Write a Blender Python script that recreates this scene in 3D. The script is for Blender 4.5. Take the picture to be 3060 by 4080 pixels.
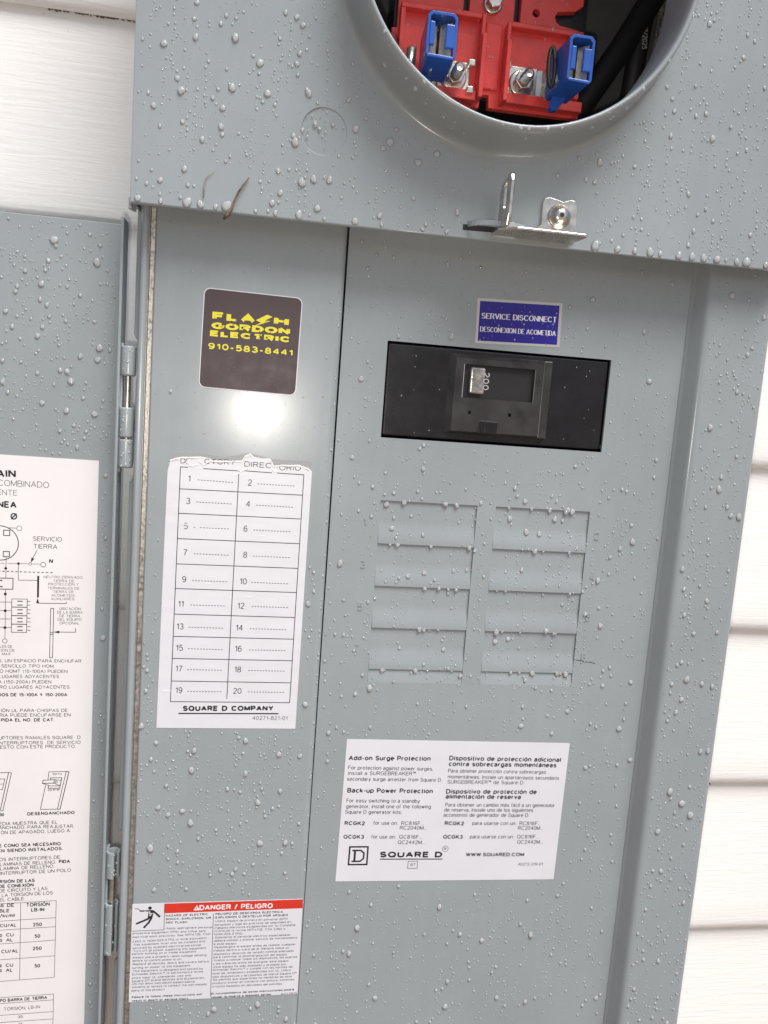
import bpy, math, random
from mathutils import Matrix, Vector
# ---------------------------------------------------------------- camera, world, light, exposure
sc = bpy.context.scene
for _o in list(bpy.data.objects):
    bpy.data.objects.remove(_o)
R = math.radians
MM = 0.001                     # every length below is in millimetres of the real panel
cam = bpy.data.cameras.new('camera')
cam_o = bpy.data.objects.new('camera', cam)
sc.collection.objects.link(cam_o)
_right = (0.98649675, -0.14658185, 0.07306109)
_down = (0.05256482, -0.13912712, -0.98887845)
_fwd = (0.15511641, 0.97936582, -0.1295434)
_m = Matrix([[_right[i], -_down[i], -_fwd[i]] for i in range(3)]).to_4x4()
_m.translation = Vector((-68.897, -450.459, 52.7375)) * MM
cam_o.matrix_world = _m
cam.sensor_fit = 'VERTICAL'
cam.sensor_height = 36.0
cam.lens = 3150.79 / 4080 * 36.0
cam.clip_start = 0.01
cam.clip_end = 500.0
sc.camera = cam_o

SUN_EL, SUN_AZ = 60.0, 28.0        # azimuth measured from straight in front of the wall, + to the right
world = bpy.data.worlds.new('World')
sc.world = world
world.use_nodes = True
nt = world.node_tree
bg = nt.nodes['Background']
sky = nt.nodes.new('ShaderNodeTexSky')
sky.sky_type = 'NISHITA'
sky.sun_disc = False
sky.sun_elevation = R(SUN_EL)
sky.sun_rotation = R(180 - SUN_AZ)
sky.air_density = 1.0
sky.dust_density = 4.0
sky.ozone_density = 0.6
nt.links.new(sky.outputs[0], bg.inputs[0])
bg.inputs[1].default_value = 0.06

sun = bpy.data.lights.new('sun', 'SUN')
sun.energy = 2.4
sun.angle = R(34)
sun.color = (1.0, 0.995, 0.985)
sun_o = bpy.data.objects.new('sun', sun)
sc.collection.objects.link(sun_o)
_d = Vector((math.sin(R(SUN_AZ)) * math.cos(R(SUN_EL)), -math.cos(R(SUN_AZ)) * math.cos(R(SUN_EL)), math.sin(R(SUN_EL))))
sun_o.rotation_euler = _d.to_track_quat('Z', 'Y').to_euler()

# the phone's own flash: its glare is the white hot spot under the dark sticker
flash = bpy.data.lights.new('phone_flash', 'POINT')
flash.energy = 1.45
flash.shadow_soft_size = 0.004
flash.color = (1.0, 0.945, 0.86)
flash_o = bpy.data.objects.new('phone_flash', flash)
flash_o.location = Vector((-75.5, -450, 39.0)) * MM
sc.collection.objects.link(flash_o)

sc.view_settings.view_transform = 'Standard'
sc.view_settings.look = 'None'
sc.view_settings.gamma = 1.0
sc.view_settings.use_curve_mapping = False
sc.view_settings.exposure = 0.64
sc.render.engine = 'CYCLES'
sc.cycles.use_denoising = True
sc.cycles.max_bounces = 10
sc.cycles.transmission_bounces = 8
sc.cycles.sample_clamp_indirect = 4.0
sc.cycles.blur_glossy = 0.5
rnd = random.Random(7)

# ---------------------------------------------------------------- materials
def mat(name, col, rough=0.5, metal=0.0, spec=0.5, bump=0.0, bscale=900.0, var=0.0, vscale=40.0, stretch=None):
    m = bpy.data.materials.new(name)
    m.use_nodes = True
    n = m.node_tree.nodes
    L = m.node_tree.links
    b = n['Principled BSDF']
    b.inputs['Base Color'].default_value = (*col, 1)
    b.inputs['Roughness'].default_value = rough
    b.inputs['Metallic'].default_value = metal
    b.inputs['Specular IOR Level'].default_value = spec
    tc = n.new('ShaderNodeTexCoord')
    src = tc.outputs['Object']
    if stretch:
        mp = n.new('ShaderNodeMapping')
        mp.inputs['Scale'].default_value = stretch
        L.new(src, mp.inputs['Vector'])
        src = mp.outputs[0]
    if var:
        t = n.new('ShaderNodeTexNoise')
        t.inputs['Scale'].default_value = vscale
        t.inputs['Detail'].default_value = 6
        L.new(src, t.inputs['Vector'])
        r = n.new('ShaderNodeMapRange')
        r.inputs[1].default_value = 0.3
        r.inputs[2].default_value = 0.7
        r.inputs[3].default_value = 1 - var
        r.inputs[4].default_value = 1 + var
        L.new(t.outputs['Fac'], r.inputs[0])
        x = n.new('ShaderNodeMixRGB')
        x.blend_type = 'MULTIPLY'
        x.inputs[0].default_value = 1
        x.inputs[1].default_value = (*col, 1)
        L.new(r.outputs[0], x.inputs[2])
        L.new(x.outputs[0], b.inputs['Base Color'])
        rr = n.new('ShaderNodeMapRange')
        rr.inputs[1].default_value = 0.3
        rr.inputs[2].default_value = 0.7
        rr.inputs[3].default_value = max(0.02, rough * (1 - var * 1.2))
        rr.inputs[4].default_value = min(1, rough * (1 + var * 1.2))
        L.new(t.outputs['Fac'], rr.inputs[0])
        L.new(rr.outputs[0], b.inputs['Roughness'])
    if bump:
        t2 = n.new('ShaderNodeTexNoise')
        t2.inputs['Scale'].default_value = bscale
        t2.inputs['Detail'].default_value = 3
        L.new(src, t2.inputs['Vector'])
        bp = n.new('ShaderNodeBump')
        bp.inputs['Strength'].default_value = bump
        bp.inputs['Distance'].default_value = 0.0002
        L.new(t2.outputs['Fac'], bp.inputs['Height'])
        L.new(bp.outputs[0], b.inputs['Normal'])
    return m

def paint_mat():
    """grey enamel: orange peel, faint vertical run marks, specks of dust"""
    col = (0.303, 0.340, 0.358)
    m = mat('grey_enamel', col, 0.25, bump=0.09, bscale=1700)
    n = m.node_tree.nodes
    L = m.node_tree.links
    b = n['Principled BSDF']
    tc = n.new('ShaderNodeTexCoord')
    def noise(scale, stretch, detail=5, rough=.6):
        mp = n.new('ShaderNodeMapping')
        mp.inputs['Scale'].default_value = stretch
        t = n.new('ShaderNodeTexNoise')
        t.inputs['Scale'].default_value = scale
        t.inputs['Detail'].default_value = detail
        t.inputs['Roughness'].default_value = rough
        L.new(tc.outputs['Object'], mp.inputs['Vector'])
        L.new(mp.outputs[0], t.inputs['Vector'])
        return t.outputs['Fac']
    def ramp(src, a, b_, lo, hi):
        r = n.new('ShaderNodeMapRange')
        for k, v in zip((1, 2, 3, 4), (a, b_, lo, hi)): r.inputs[k].default_value = v
        L.new(src, r.inputs[0])
        return r.outputs[0]
    def mul(a, c):
        q = n.new('ShaderNodeMath')
        q.operation = 'MULTIPLY'
        L.new(a, q.inputs[0])
        L.new(c, q.inputs[1])
        return q.outputs[0]
    runs = noise(1.0, (160, 160, 5))
    blot = noise(16, (1, 1, 1))
    dust = noise(420, (1, 1, 1), 2)
    f = mul(mul(ramp(runs, .3, .7, .985, 1.015), ramp(blot, .3, .7, .95, 1.05)), ramp(dust, .70, .78, 1.0, .72))
    x = n.new('ShaderNodeMixRGB')
    x.blend_type = 'MULTIPLY'
    x.inputs[0].default_value = 1
    x.inputs[1].default_value = (*col, 1)
    L.new(f, x.inputs[2])
    L.new(x.outputs[0], b.inputs['Base Color'])
    L.new(mul(ramp(runs, .3, .7, .205, .24), ramp(blot, .3, .7, .88, 1.12)), b.inputs['Roughness'])
    return m
M_PAINT = paint_mat()
M_GALV = mat('galvanised_steel', (0.62, 0.58, 0.52), 0.42, 0.85, bump=0.6, bscale=900, var=0.35, vscale=420)
M_STEEL = mat('zinc_plated_steel', (0.66, 0.63, 0.58), 0.28, 0.95, bump=0.12, bscale=500, var=0.22, vscale=160)
M_TIN = mat('tinned_copper', (0.70, 0.67, 0.61), 0.30, 0.9, bump=0.2, bscale=600, var=0.2, vscale=180)
M_RED = mat('red_moulded_plastic', (0.76, 0.075, 0.065), 0.26, bump=0.25, bscale=700, var=0.12, vscale=90)
M_BLUE = mat('blue_moulded_plastic', (0.026, 0.105, 0.43), 0.25, bump=0.05, var=0.08, vscale=120)
M_BLACK = mat('black_moulded_plastic', (0.011, 0.011, 0.014), 0.27, bump=0.12, bscale=1500, var=0.12, vscale=90)
M_BLACK2 = mat('worn_black_plastic', (0.036, 0.034, 0.036), 0.33, bump=0.2, bscale=900, var=0.3, vscale=70)
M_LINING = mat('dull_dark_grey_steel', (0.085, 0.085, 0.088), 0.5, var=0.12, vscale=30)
M_DARK = mat('black_rubber_and_slot_shade', (0.012, 0.012, 0.013), 0.6)  # black rubber; also the painted shade of the hasp slot
M_PAPER = mat('white_vinyl_label', (0.69, 0.70, 0.74), 0.42, bump=0.10, bscale=60, var=0.025, vscale=35)
M_SHEET = mat('white_instruction_sheet', (0.79, 0.78, 0.79), 0.48, bump=0.10, bscale=35, var=0.03, vscale=22)
M_TORN = mat('torn_white_paper', (0.80, 0.79, 0.79), 0.8, bump=0.9, bscale=260)
M_WRINKLE = mat('wrinkled_white_label', (0.69, 0.70, 0.74), 0.40, bump=0.55, bscale=16, var=0.03, vscale=40, stretch=(1, 1, 5))
M_HANDLE = mat('rubbed_grey_plastic', (0.42, 0.41, 0.41), 0.24, 0.6, bump=0.3, bscale=700, var=0.4, vscale=260)
M_INK = mat('black_ink', (0.014, 0.013, 0.018), 0.45)
M_GREYINK = mat('faded_black_ink', (0.06, 0.06, 0.065), 0.5)
M_WHITEINK = mat('white_ink', (0.78, 0.78, 0.80), 0.45)
M_REDINK = mat('red_ink', (0.62, 0.035, 0.018), 0.40, var=0.06, vscale=60)
M_BLUEINK = mat('violet_blue_ink', (0.022, 0.014, 0.26), 0.28, var=0.1, vscale=80)
M_YELLOW = mat('yellow_ink', (0.74, 0.66, 0.02), 0.45)
M_SILVER = mat('silver_foil_border', (0.55, 0.54, 0.53), 0.35, 0.3)
M_STICKER = mat('plum_black_vinyl', (0.056, 0.034, 0.040), 0.46, bump=0.16, bscale=600, var=0.15, vscale=120)
M_TWIG = mat('dry_brown_twig', (0.15, 0.10, 0.065), 0.8, bump=0.8, bscale=900, var=0.5, vscale=300)
M_SCUFF = mat('grey_scuff', (0.16, 0.15, 0.15), 0.6)

def water_mat(name='rain_water', body=0.30, lens=0.32):
    """a bead of rain water: clear, bends what is behind it, its white body stands in for gathered sky light"""
    m = bpy.data.materials.new(name)
    m.use_nodes = True
    n = m.node_tree.nodes
    L = m.node_tree.links
    n.remove(n['Principled BSDF'])
    tr = n.new('ShaderNodeBsdfTransparent')
    rf = n.new('ShaderNodeBsdfRefraction')
    rf.inputs['IOR'].default_value = 1.333
    rf.inputs['Roughness'].default_value = 0.0
    df = n.new('ShaderNodeBsdfDiffuse')
    df.inputs['Color'].default_value = (0.88, 0.90, 0.92, 1)  # white mixed in so drops look filled with sky light
    gl = n.new('ShaderNodeBsdfGlossy')
    gl.inputs['Roughness'].default_value = 0.04
    fr = n.new('ShaderNodeFresnel')
    fr.inputs['IOR'].default_value = 1.333
    def mix(f, a, c):
        x = n.new('ShaderNodeMixShader')
        if isinstance(f, float): x.inputs[0].default_value = f
        else: L.new(f, x.inputs[0])
        L.new(a, x.inputs[1])
        L.new(c, x.inputs[2])
        return x.outputs[0]
    o = mix(lens, tr.outputs[0], rf.outputs[0])
    o = mix(body, o, df.outputs[0])
    o = mix(fr.outputs[0], o, gl.outputs[0])
    L.new(o, n['Material Output'].inputs['Surface'])
    return m
M_WATER = water_mat()
M_FILM = water_mat('clear_adhesive_film', 0.26, 0.0)

def siding_mat():
    m = bpy.data.materials.new('embossed_white_vinyl')
    m.use_nodes = True
    n = m.node_tree.nodes
    L = m.node_tree.links
    b = n['Principled BSDF']
    b.inputs['Roughness'].default_value = 0.5
    tc = n.new('ShaderNodeTexCoord')
    mp = n.new('ShaderNodeMapping')
    mp.inputs['Scale'].default_value = (26, 60, 420)
    L.new(tc.outputs['Object'], mp.inputs['Vector'])
    g = n.new('ShaderNodeTexNoise')
    g.inputs['Scale'].default_value = 1.0
    g.inputs['Detail'].default_value = 5
    g.inputs['Roughness'].default_value = 0.65
    g.inputs['Distortion'].default_value = 0.6
    L.new(mp.outputs[0], g.inputs['Vector'])
    bp = n.new('ShaderNodeBump')
    bp.inputs['Strength'].default_value = 0.4
    bp.inputs['Distance'].default_value = 0.0009
    L.new(g.outputs['Fac'], bp.inputs['Height'])
    L.new(bp.outputs[0], b.inputs['Normal'])
    # flecks of dirt and rust-brown runs
    d = n.new('ShaderNodeTexNoise')
    d.inputs['Scale'].default_value = 75
    d.inputs['Detail'].default_value = 6
    d.inputs['Roughness'].default_value = 0.7
    L.new(tc.outputs['Object'], d.inputs['Vector'])
    cr = n.new('ShaderNodeValToRGB')
    cr.color_ramp.elements[0].position = 0.66
    cr.color_ramp.elements[1].position = 0.76
    L.new(d.outputs['Fac'], cr.inputs[0])
    mx = n.new('ShaderNodeMixRGB')
    mx.inputs[1].default_value = (0.92, 0.91, 0.885, 1)
    mx.inputs[2].default_value = (0.42, 0.33, 0.25, 1)
    sm = n.new('ShaderNodeMath')
    sm.operation = 'MULTIPLY'
    sm.inputs[1].default_value = 0.55
    L.new(cr.outputs[0], sm.inputs[0])
    L.new(sm.outputs[0], mx.inputs[0])
    L.new(mx.outputs[0], b.inputs['Base Color'])
    return m
M_SIDING = siding_mat()
M_GRIME = mat('brown_grime', (0.16, 0.12, 0.08), 0.9, bump=0.8, bscale=300, var=0.4, vscale=250)
M_GROUND = mat('bark_mulch', (0.19, 0.125, 0.085), 0.9, var=0.4, vscale=9)

# ---------------------------------------------------------------- printed text and diagrams, in mm: (text, x, z, width, angle, cap height, weight)
P_danger=[
 ('DANGER / PELIGRO',-91.88,-250.71,43.37,0.19,3.28,0.2),('HAZARD OF ELECTRIC',-111.2,-254.44,24.42,0.72,1.32,0.2),
 ('SHOCK, EXPLOSION, OR',-111.13,-256.62,26.42,0.33,1.32,0.2),('ARC FLASH',-111.18,-258.88,12.6,0.03,1.33,0.2),
 ('•Apply appropriate personal',-111.05,-262.54,27.18,-0.16,1.33,0.12),
 ('protective equipment (PPE) and follow safe',-129.83,-265.21,42.37,0.46,1.32,0.12),
 ('electrical work practices. See NFPA70E, CSA',-129.83,-267.62,45.02,0.88,1.32,0.12),
 ('Z462 or NOM-029-STPS or local equivalent.',-129.81,-270.5,43.41,1.35,1.33,0.12),
 ('•This equipment must only be installed and',-129.74,-272.6,42.02,1.31,1.33,0.12),
 ('serviced by qualified electrical personnel.',-129.68,-274.71,40.2,1.08,1.33,0.12),
 ('•Turn off all power supplying this equipment',-129.62,-276.67,42.79,0.86,1.33,0.12),
 ('before working on or inside equipment.',-129.63,-278.47,37.49,0.4,1.33,0.12),
 ('Always use a properly rated voltage sensing',-129.56,-280.82,43.06,0.24,1.33,0.12),
 ('device to confirm power is off.',-129.5,-282.94,28.9,0.12,1.34,0.12),
 ('•Replace all devices, doors and covers before',-129.5,-285.14,44.76,0.27,1.34,0.12),
 ('turning on power to this equipment.',-129.49,-287.5,34.17,0.48,1.34,0.12),
 ('•This equipment is designed and tested by',-129.5,-289.62,41.38,0.18,1.34,0.12),
 ('Schneider Electric™ to performance levels',-129.43,-291.75,41.55,0.35,1.34,0.12),
 ('which meet UL standards. Use only',-129.5,-294.2,34.72,0.84,1.34,0.12),
 ('Square D™ brand devices and accessories.',-129.44,-296.17,42.66,0.74,1.35,0.12),
 ('•Do not allow petroleum-based paints,',-129.38,-297.92,37.13,-0.06,1.35,0.12),
 ('solvents or sprays to contact the non-metallic',-129.32,-300.06,44.09,0.04,1.35,0.12),
 ('parts of this product',-129.39,-302.35,19.28,0.23,1.35,0.12),('Failure to follow these instructions will',-128.98,-306.66,40.73,0.14,1.35,0.2),
 ('result in death or serious injury',-128.9,-309.05,32.89,0.06,1.36,0.2),('PELIGRO DE DESCARGA ELÉCTRICA,',-82.25,-254.19,40.54,0.49,1.34,0.2),
 ('EXPLOSIÓN O DESTELLO POR ARQUEO',-82.22,-256.46,43.11,0.64,1.34,0.2),
 ('•Utilice equipo de protección personal (EPP)',-82.54,-258.81,43.43,0.37,1.34,0.12),
 ('apropiado y siga las prácticas de seguridad en',-82.51,-261.17,45.42,0.74,1.34,0.12),
 ('trabajos eléctricos establecidas por su Compañía,',-82.49,-263.22,48.75,0.63,1.34,0.12),
 ('(Consulte la norma NFPA70E, CSA Z462 o',-82.47,-265.19,42.27,0.2,1.34,0.12),('NOM-029-STPS).',-82.45,-267.32,17.12,-0.3,1.35,0.12),
 ('•Solamente el personal eléctrico especializado',-82.5,-269.45,45.61,0.38,1.35,0.12),
 ('deberá instalar y prestar servicio de mantenimiento',-82.47,-271.59,49.96,0.51,1.35,0.12),('a este equipo.',-82.45,-273.65,13.54,-0.34,1.35,0.12),
 ('•Desenergice el equipo antes de realizar cualquier',-82.43,-275.87,49.14,0.47,1.35,0.12),
 ('trabajo dentro o fuera de él. Siempre utilice un',-82.4,-278.01,45.12,0.45,1.35,0.12),
 ('dispositivo detector de tensión nominal adecuado',-82.37,-280.4,48.3,0.72,1.36,0.12),
 ('para confirmar la desenergización del equipo.',-82.35,-282.39,44.36,0.42,1.36,0.12),
 ('•Vuelva a colocar todos los dispositivos, las puertas',-82.4,-284.46,50.64,0.61,1.36,0.12),
 ('y las cubiertas antes de energizar este equipo.',-82.38,-286.69,45.59,0.37,1.36,0.12),
 ('•Este equipo ha sido diseñado y probado por',-82.35,-288.85,44.08,0.22,1.36,0.12),
 ('Schneider Electric™ y cumple con las normas de',-82.34,-290.85,48.0,0.36,1.36,0.12),
 ('nivel de rendimiento establecidas por UL. Utilice',-82.31,-293.17,47.06,0.57,1.36,0.12),
 ('sólo dispositivos y accesorios de marca Square D™',-82.28,-295.34,50.79,0.5,1.37,0.12),
 ('•No permita que superficies no metálicas de este',-82.27,-297.34,47.86,0.45,1.37,0.12),
 ('producto entren en contacto con pintura, solventes',-82.24,-299.59,49.51,0.6,1.37,0.12),
 ('o rocíos basados en derivados del petróleo',-82.22,-301.77,42.24,0.09,1.37,0.12),
 ('El incumplimiento de estas instrucciones podrá',-82.51,-306.59,49.95,0.82,1.37,0.2),
 ('causar la muerte o lesiones serias.',-82.41,-308.85,36.32,0.52,1.38,0.2),('40273-709-02',-40.63,-308.53,10.07,2.02,1.15,0.12),]
P_surge=[
 ('Add-on Surge Protection',-8.04,-159.07,50.69,-0.23,3.04,0.19),('For protection against power surges,',-7.84,-164.95,52.62,-0.78,2.44,0.115),
 ('install a SURGEBREAKER™',-7.7,-168.51,41.85,-0.36,2.45,0.115),('secondary surge arrester from Square D.',-8.22,-172.18,59.13,-0.71,2.45,0.115),
 ('Back-up Power Protection',-7.51,-179.84,53.32,-0.71,3.08,0.19),('For easy switching to a standby',-7.58,-186.1,45.77,-0.79,2.47,0.115),
 ('generator, install one of the following',-7.61,-189.9,53.04,-0.56,2.48,0.115),('Square D generator kits:',-7.86,-193.5,35.13,-0.74,2.48,0.115),
 ('RCGK2',-7.76,-200.84,12.58,-1.49,2.59,0.2),('for use on:',10.01,-200.8,15.21,-1.32,2.51,0.115),('RC816F...',27.52,-201.18,14.27,-0.96,2.52,0.115),
 ('RC2040M...',26.86,-204.21,17.1,-0.95,2.52,0.115),('QCGK3',-7.84,-209.77,12.79,-1.17,2.61,0.2),('for use on:',9.38,-209.88,15.24,-1.1,2.52,0.115),
 ('QC816F...',26.82,-210.19,14.7,-1.12,2.53,0.115),('QC2442M...',26.29,-213.77,17.24,-1.12,2.54,0.115),
 ('Dispositivo de protección adicional',54.34,-158.92,72.42,-0.69,3.11,0.19),('contra sobrecargas momentáneas',54.36,-162.64,69.84,-0.62,3.11,0.19),
 ('Para obtener protección contra sobrecargas',54.32,-166.89,63.4,-0.68,2.5,0.115),
 ('momentáneas, instale un apartarrayos secundario',54.45,-170.73,72.32,-0.74,2.5,0.115),
 ('SURGEBREAKER™ de Square D.',54.44,-174.16,49.68,-0.65,2.51,0.115),('Dispositivo de protección de',54.19,-180.73,58.84,-0.48,3.14,0.19),
 ('alimentación de reserva',54.18,-184.08,48.85,-0.6,3.15,0.19),
 ('Para obtener un cambio más fácil a un generador',54.41,-189.22,71.57,-0.66,2.53,0.115),
 ('de reserva, instale uno de los siguientes',54.09,-192.57,57.86,-0.59,2.53,0.115),
 ('accesorios de generador de Square D:',53.87,-195.94,55.59,-0.66,2.54,0.115),('RCGK2',55.06,-201.54,12.48,-1.52,2.65,0.2),
 ('para usarse con un:',72.85,-201.6,28.56,-0.76,2.56,0.115),('RC816F...',103.7,-202.0,14.23,-0.98,2.59,0.115),
 ('RC2040M...',102.97,-205.21,16.77,-0.6,2.59,0.115),('QCGK3',54.8,-210.54,12.7,-1.19,2.66,0.2),
 ('para usarse con un:',72.12,-210.65,28.6,-0.7,2.57,0.115),('QC816F...',102.92,-211.02,14.67,-0.7,2.6,0.115),
 ('QC2442M...',103.38,-214.59,17.14,-0.77,2.61,0.115),('SQUARE D',15.56,-222.47,39.71,-0.93,3.91,0.25),('67',35.49,-228.64,3.04,-1.04,2.14,0.115),
 ('WWW.SQUARED.COM',70.52,-222.72,38.36,-0.76,2.59,0.2),('40272-319-01',105.38,-229.58,16.77,-0.29,1.97,0.115),]
P_dirfoot=[
 ('SQUARE D COMPANY',-106.43,-126.96,51.54,0.95,3.17,0.25),('40271-821-01',-66.79,-131.74,20.3,0.34,2.32,0.1),]
P_dirhead=[
 ('DI',-113.04,14.88,3.51,1.67,2.9,0.12),('CTORY',-100.29,15.33,16.73,1.55,2.91,0.12),('DIREC',-78.62,15.26,14.85,-0.58,2.94,0.12),
 ('ORIO',-59.33,14.31,12.07,2.36,2.96,0.12),]
P_dirnums=[
 ('1',-108.74,4.98),('3',-109.22,-7.4),('5',-109.97,-21.55),('7',-109.68,-36.43),('9',-109.66,-51.69),('2',-76.24,4.7),('4',-76.63,-7.29),
 ('6',-77.33,-21.37),('8',-76.78,-36.23),('10',-77.97,-51.54),('11',-111.37,-65.8),('13',-111.74,-78.87),('15',-111.61,-91.34),('17',-111.38,-103.59),
 ('19',-110.96,-116.3),('12',-78.58,-65.77),('14',-78.91,-78.62),('16',-78.86,-90.98),('18',-78.57,-103.31),('20',-78.55,-116.17),]
P_dirdash=[
 (-103.5,6.34,-83.67,5.98),(-103.73,-5.98,-83.96,-6.08),(-104.58,-20.27,-84.75,-20.24),(-104.03,-35.15,-84.22,-35.17),(-104.15,-50.44,-84.21,-50.44),
 (-70.88,6.02,-49.71,5.94),(-71.14,-5.98,-49.9,-6.09),(-71.88,-20.14,-50.57,-20.11),(-71.48,-35.02,-50.13,-35.05),(-71.48,-50.18,-50.16,-50.26),
 (-104.69,-64.53,-84.91,-64.45),(-105.1,-77.44,-85.31,-77.44),(-104.89,-89.98,-85.03,-90.02),(-104.81,-102.25,-84.88,-102.25),
 (-104.3,-115.17,-84.47,-115.07),(-70.59,-64.19,-49.36,-64.2),(-71.0,-77.25,-49.59,-77.23),(-70.73,-89.77,-49.36,-89.71),
 (-70.65,-102.06,-49.22,-101.96),(-70.13,-114.87,-48.8,-114.81),]
P_serv=[
 ('SERVICE DISCONNECT',50.4,107.61,45.01,2.07,3.34,0.15),('DESCONEXION DE ACOMETIDA',50.28,100.31,45.32,1.7,2.98,0.125),]
P_flash=[
 ('FLA',-99.52,93.27,23.05,0.28,4.19,0.36),('H',-66.81,93.55,8.13,-2.17,4.24,0.36),('GORDON',-99.74,88.46,42.04,0.53,3.44,0.36),
 ('ELECTRIC',-100.33,84.47,43.31,0.19,3.16,0.36),('910-583-8441',-100.99,77.58,45.52,-0.04,3.36,0.2),]
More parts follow.
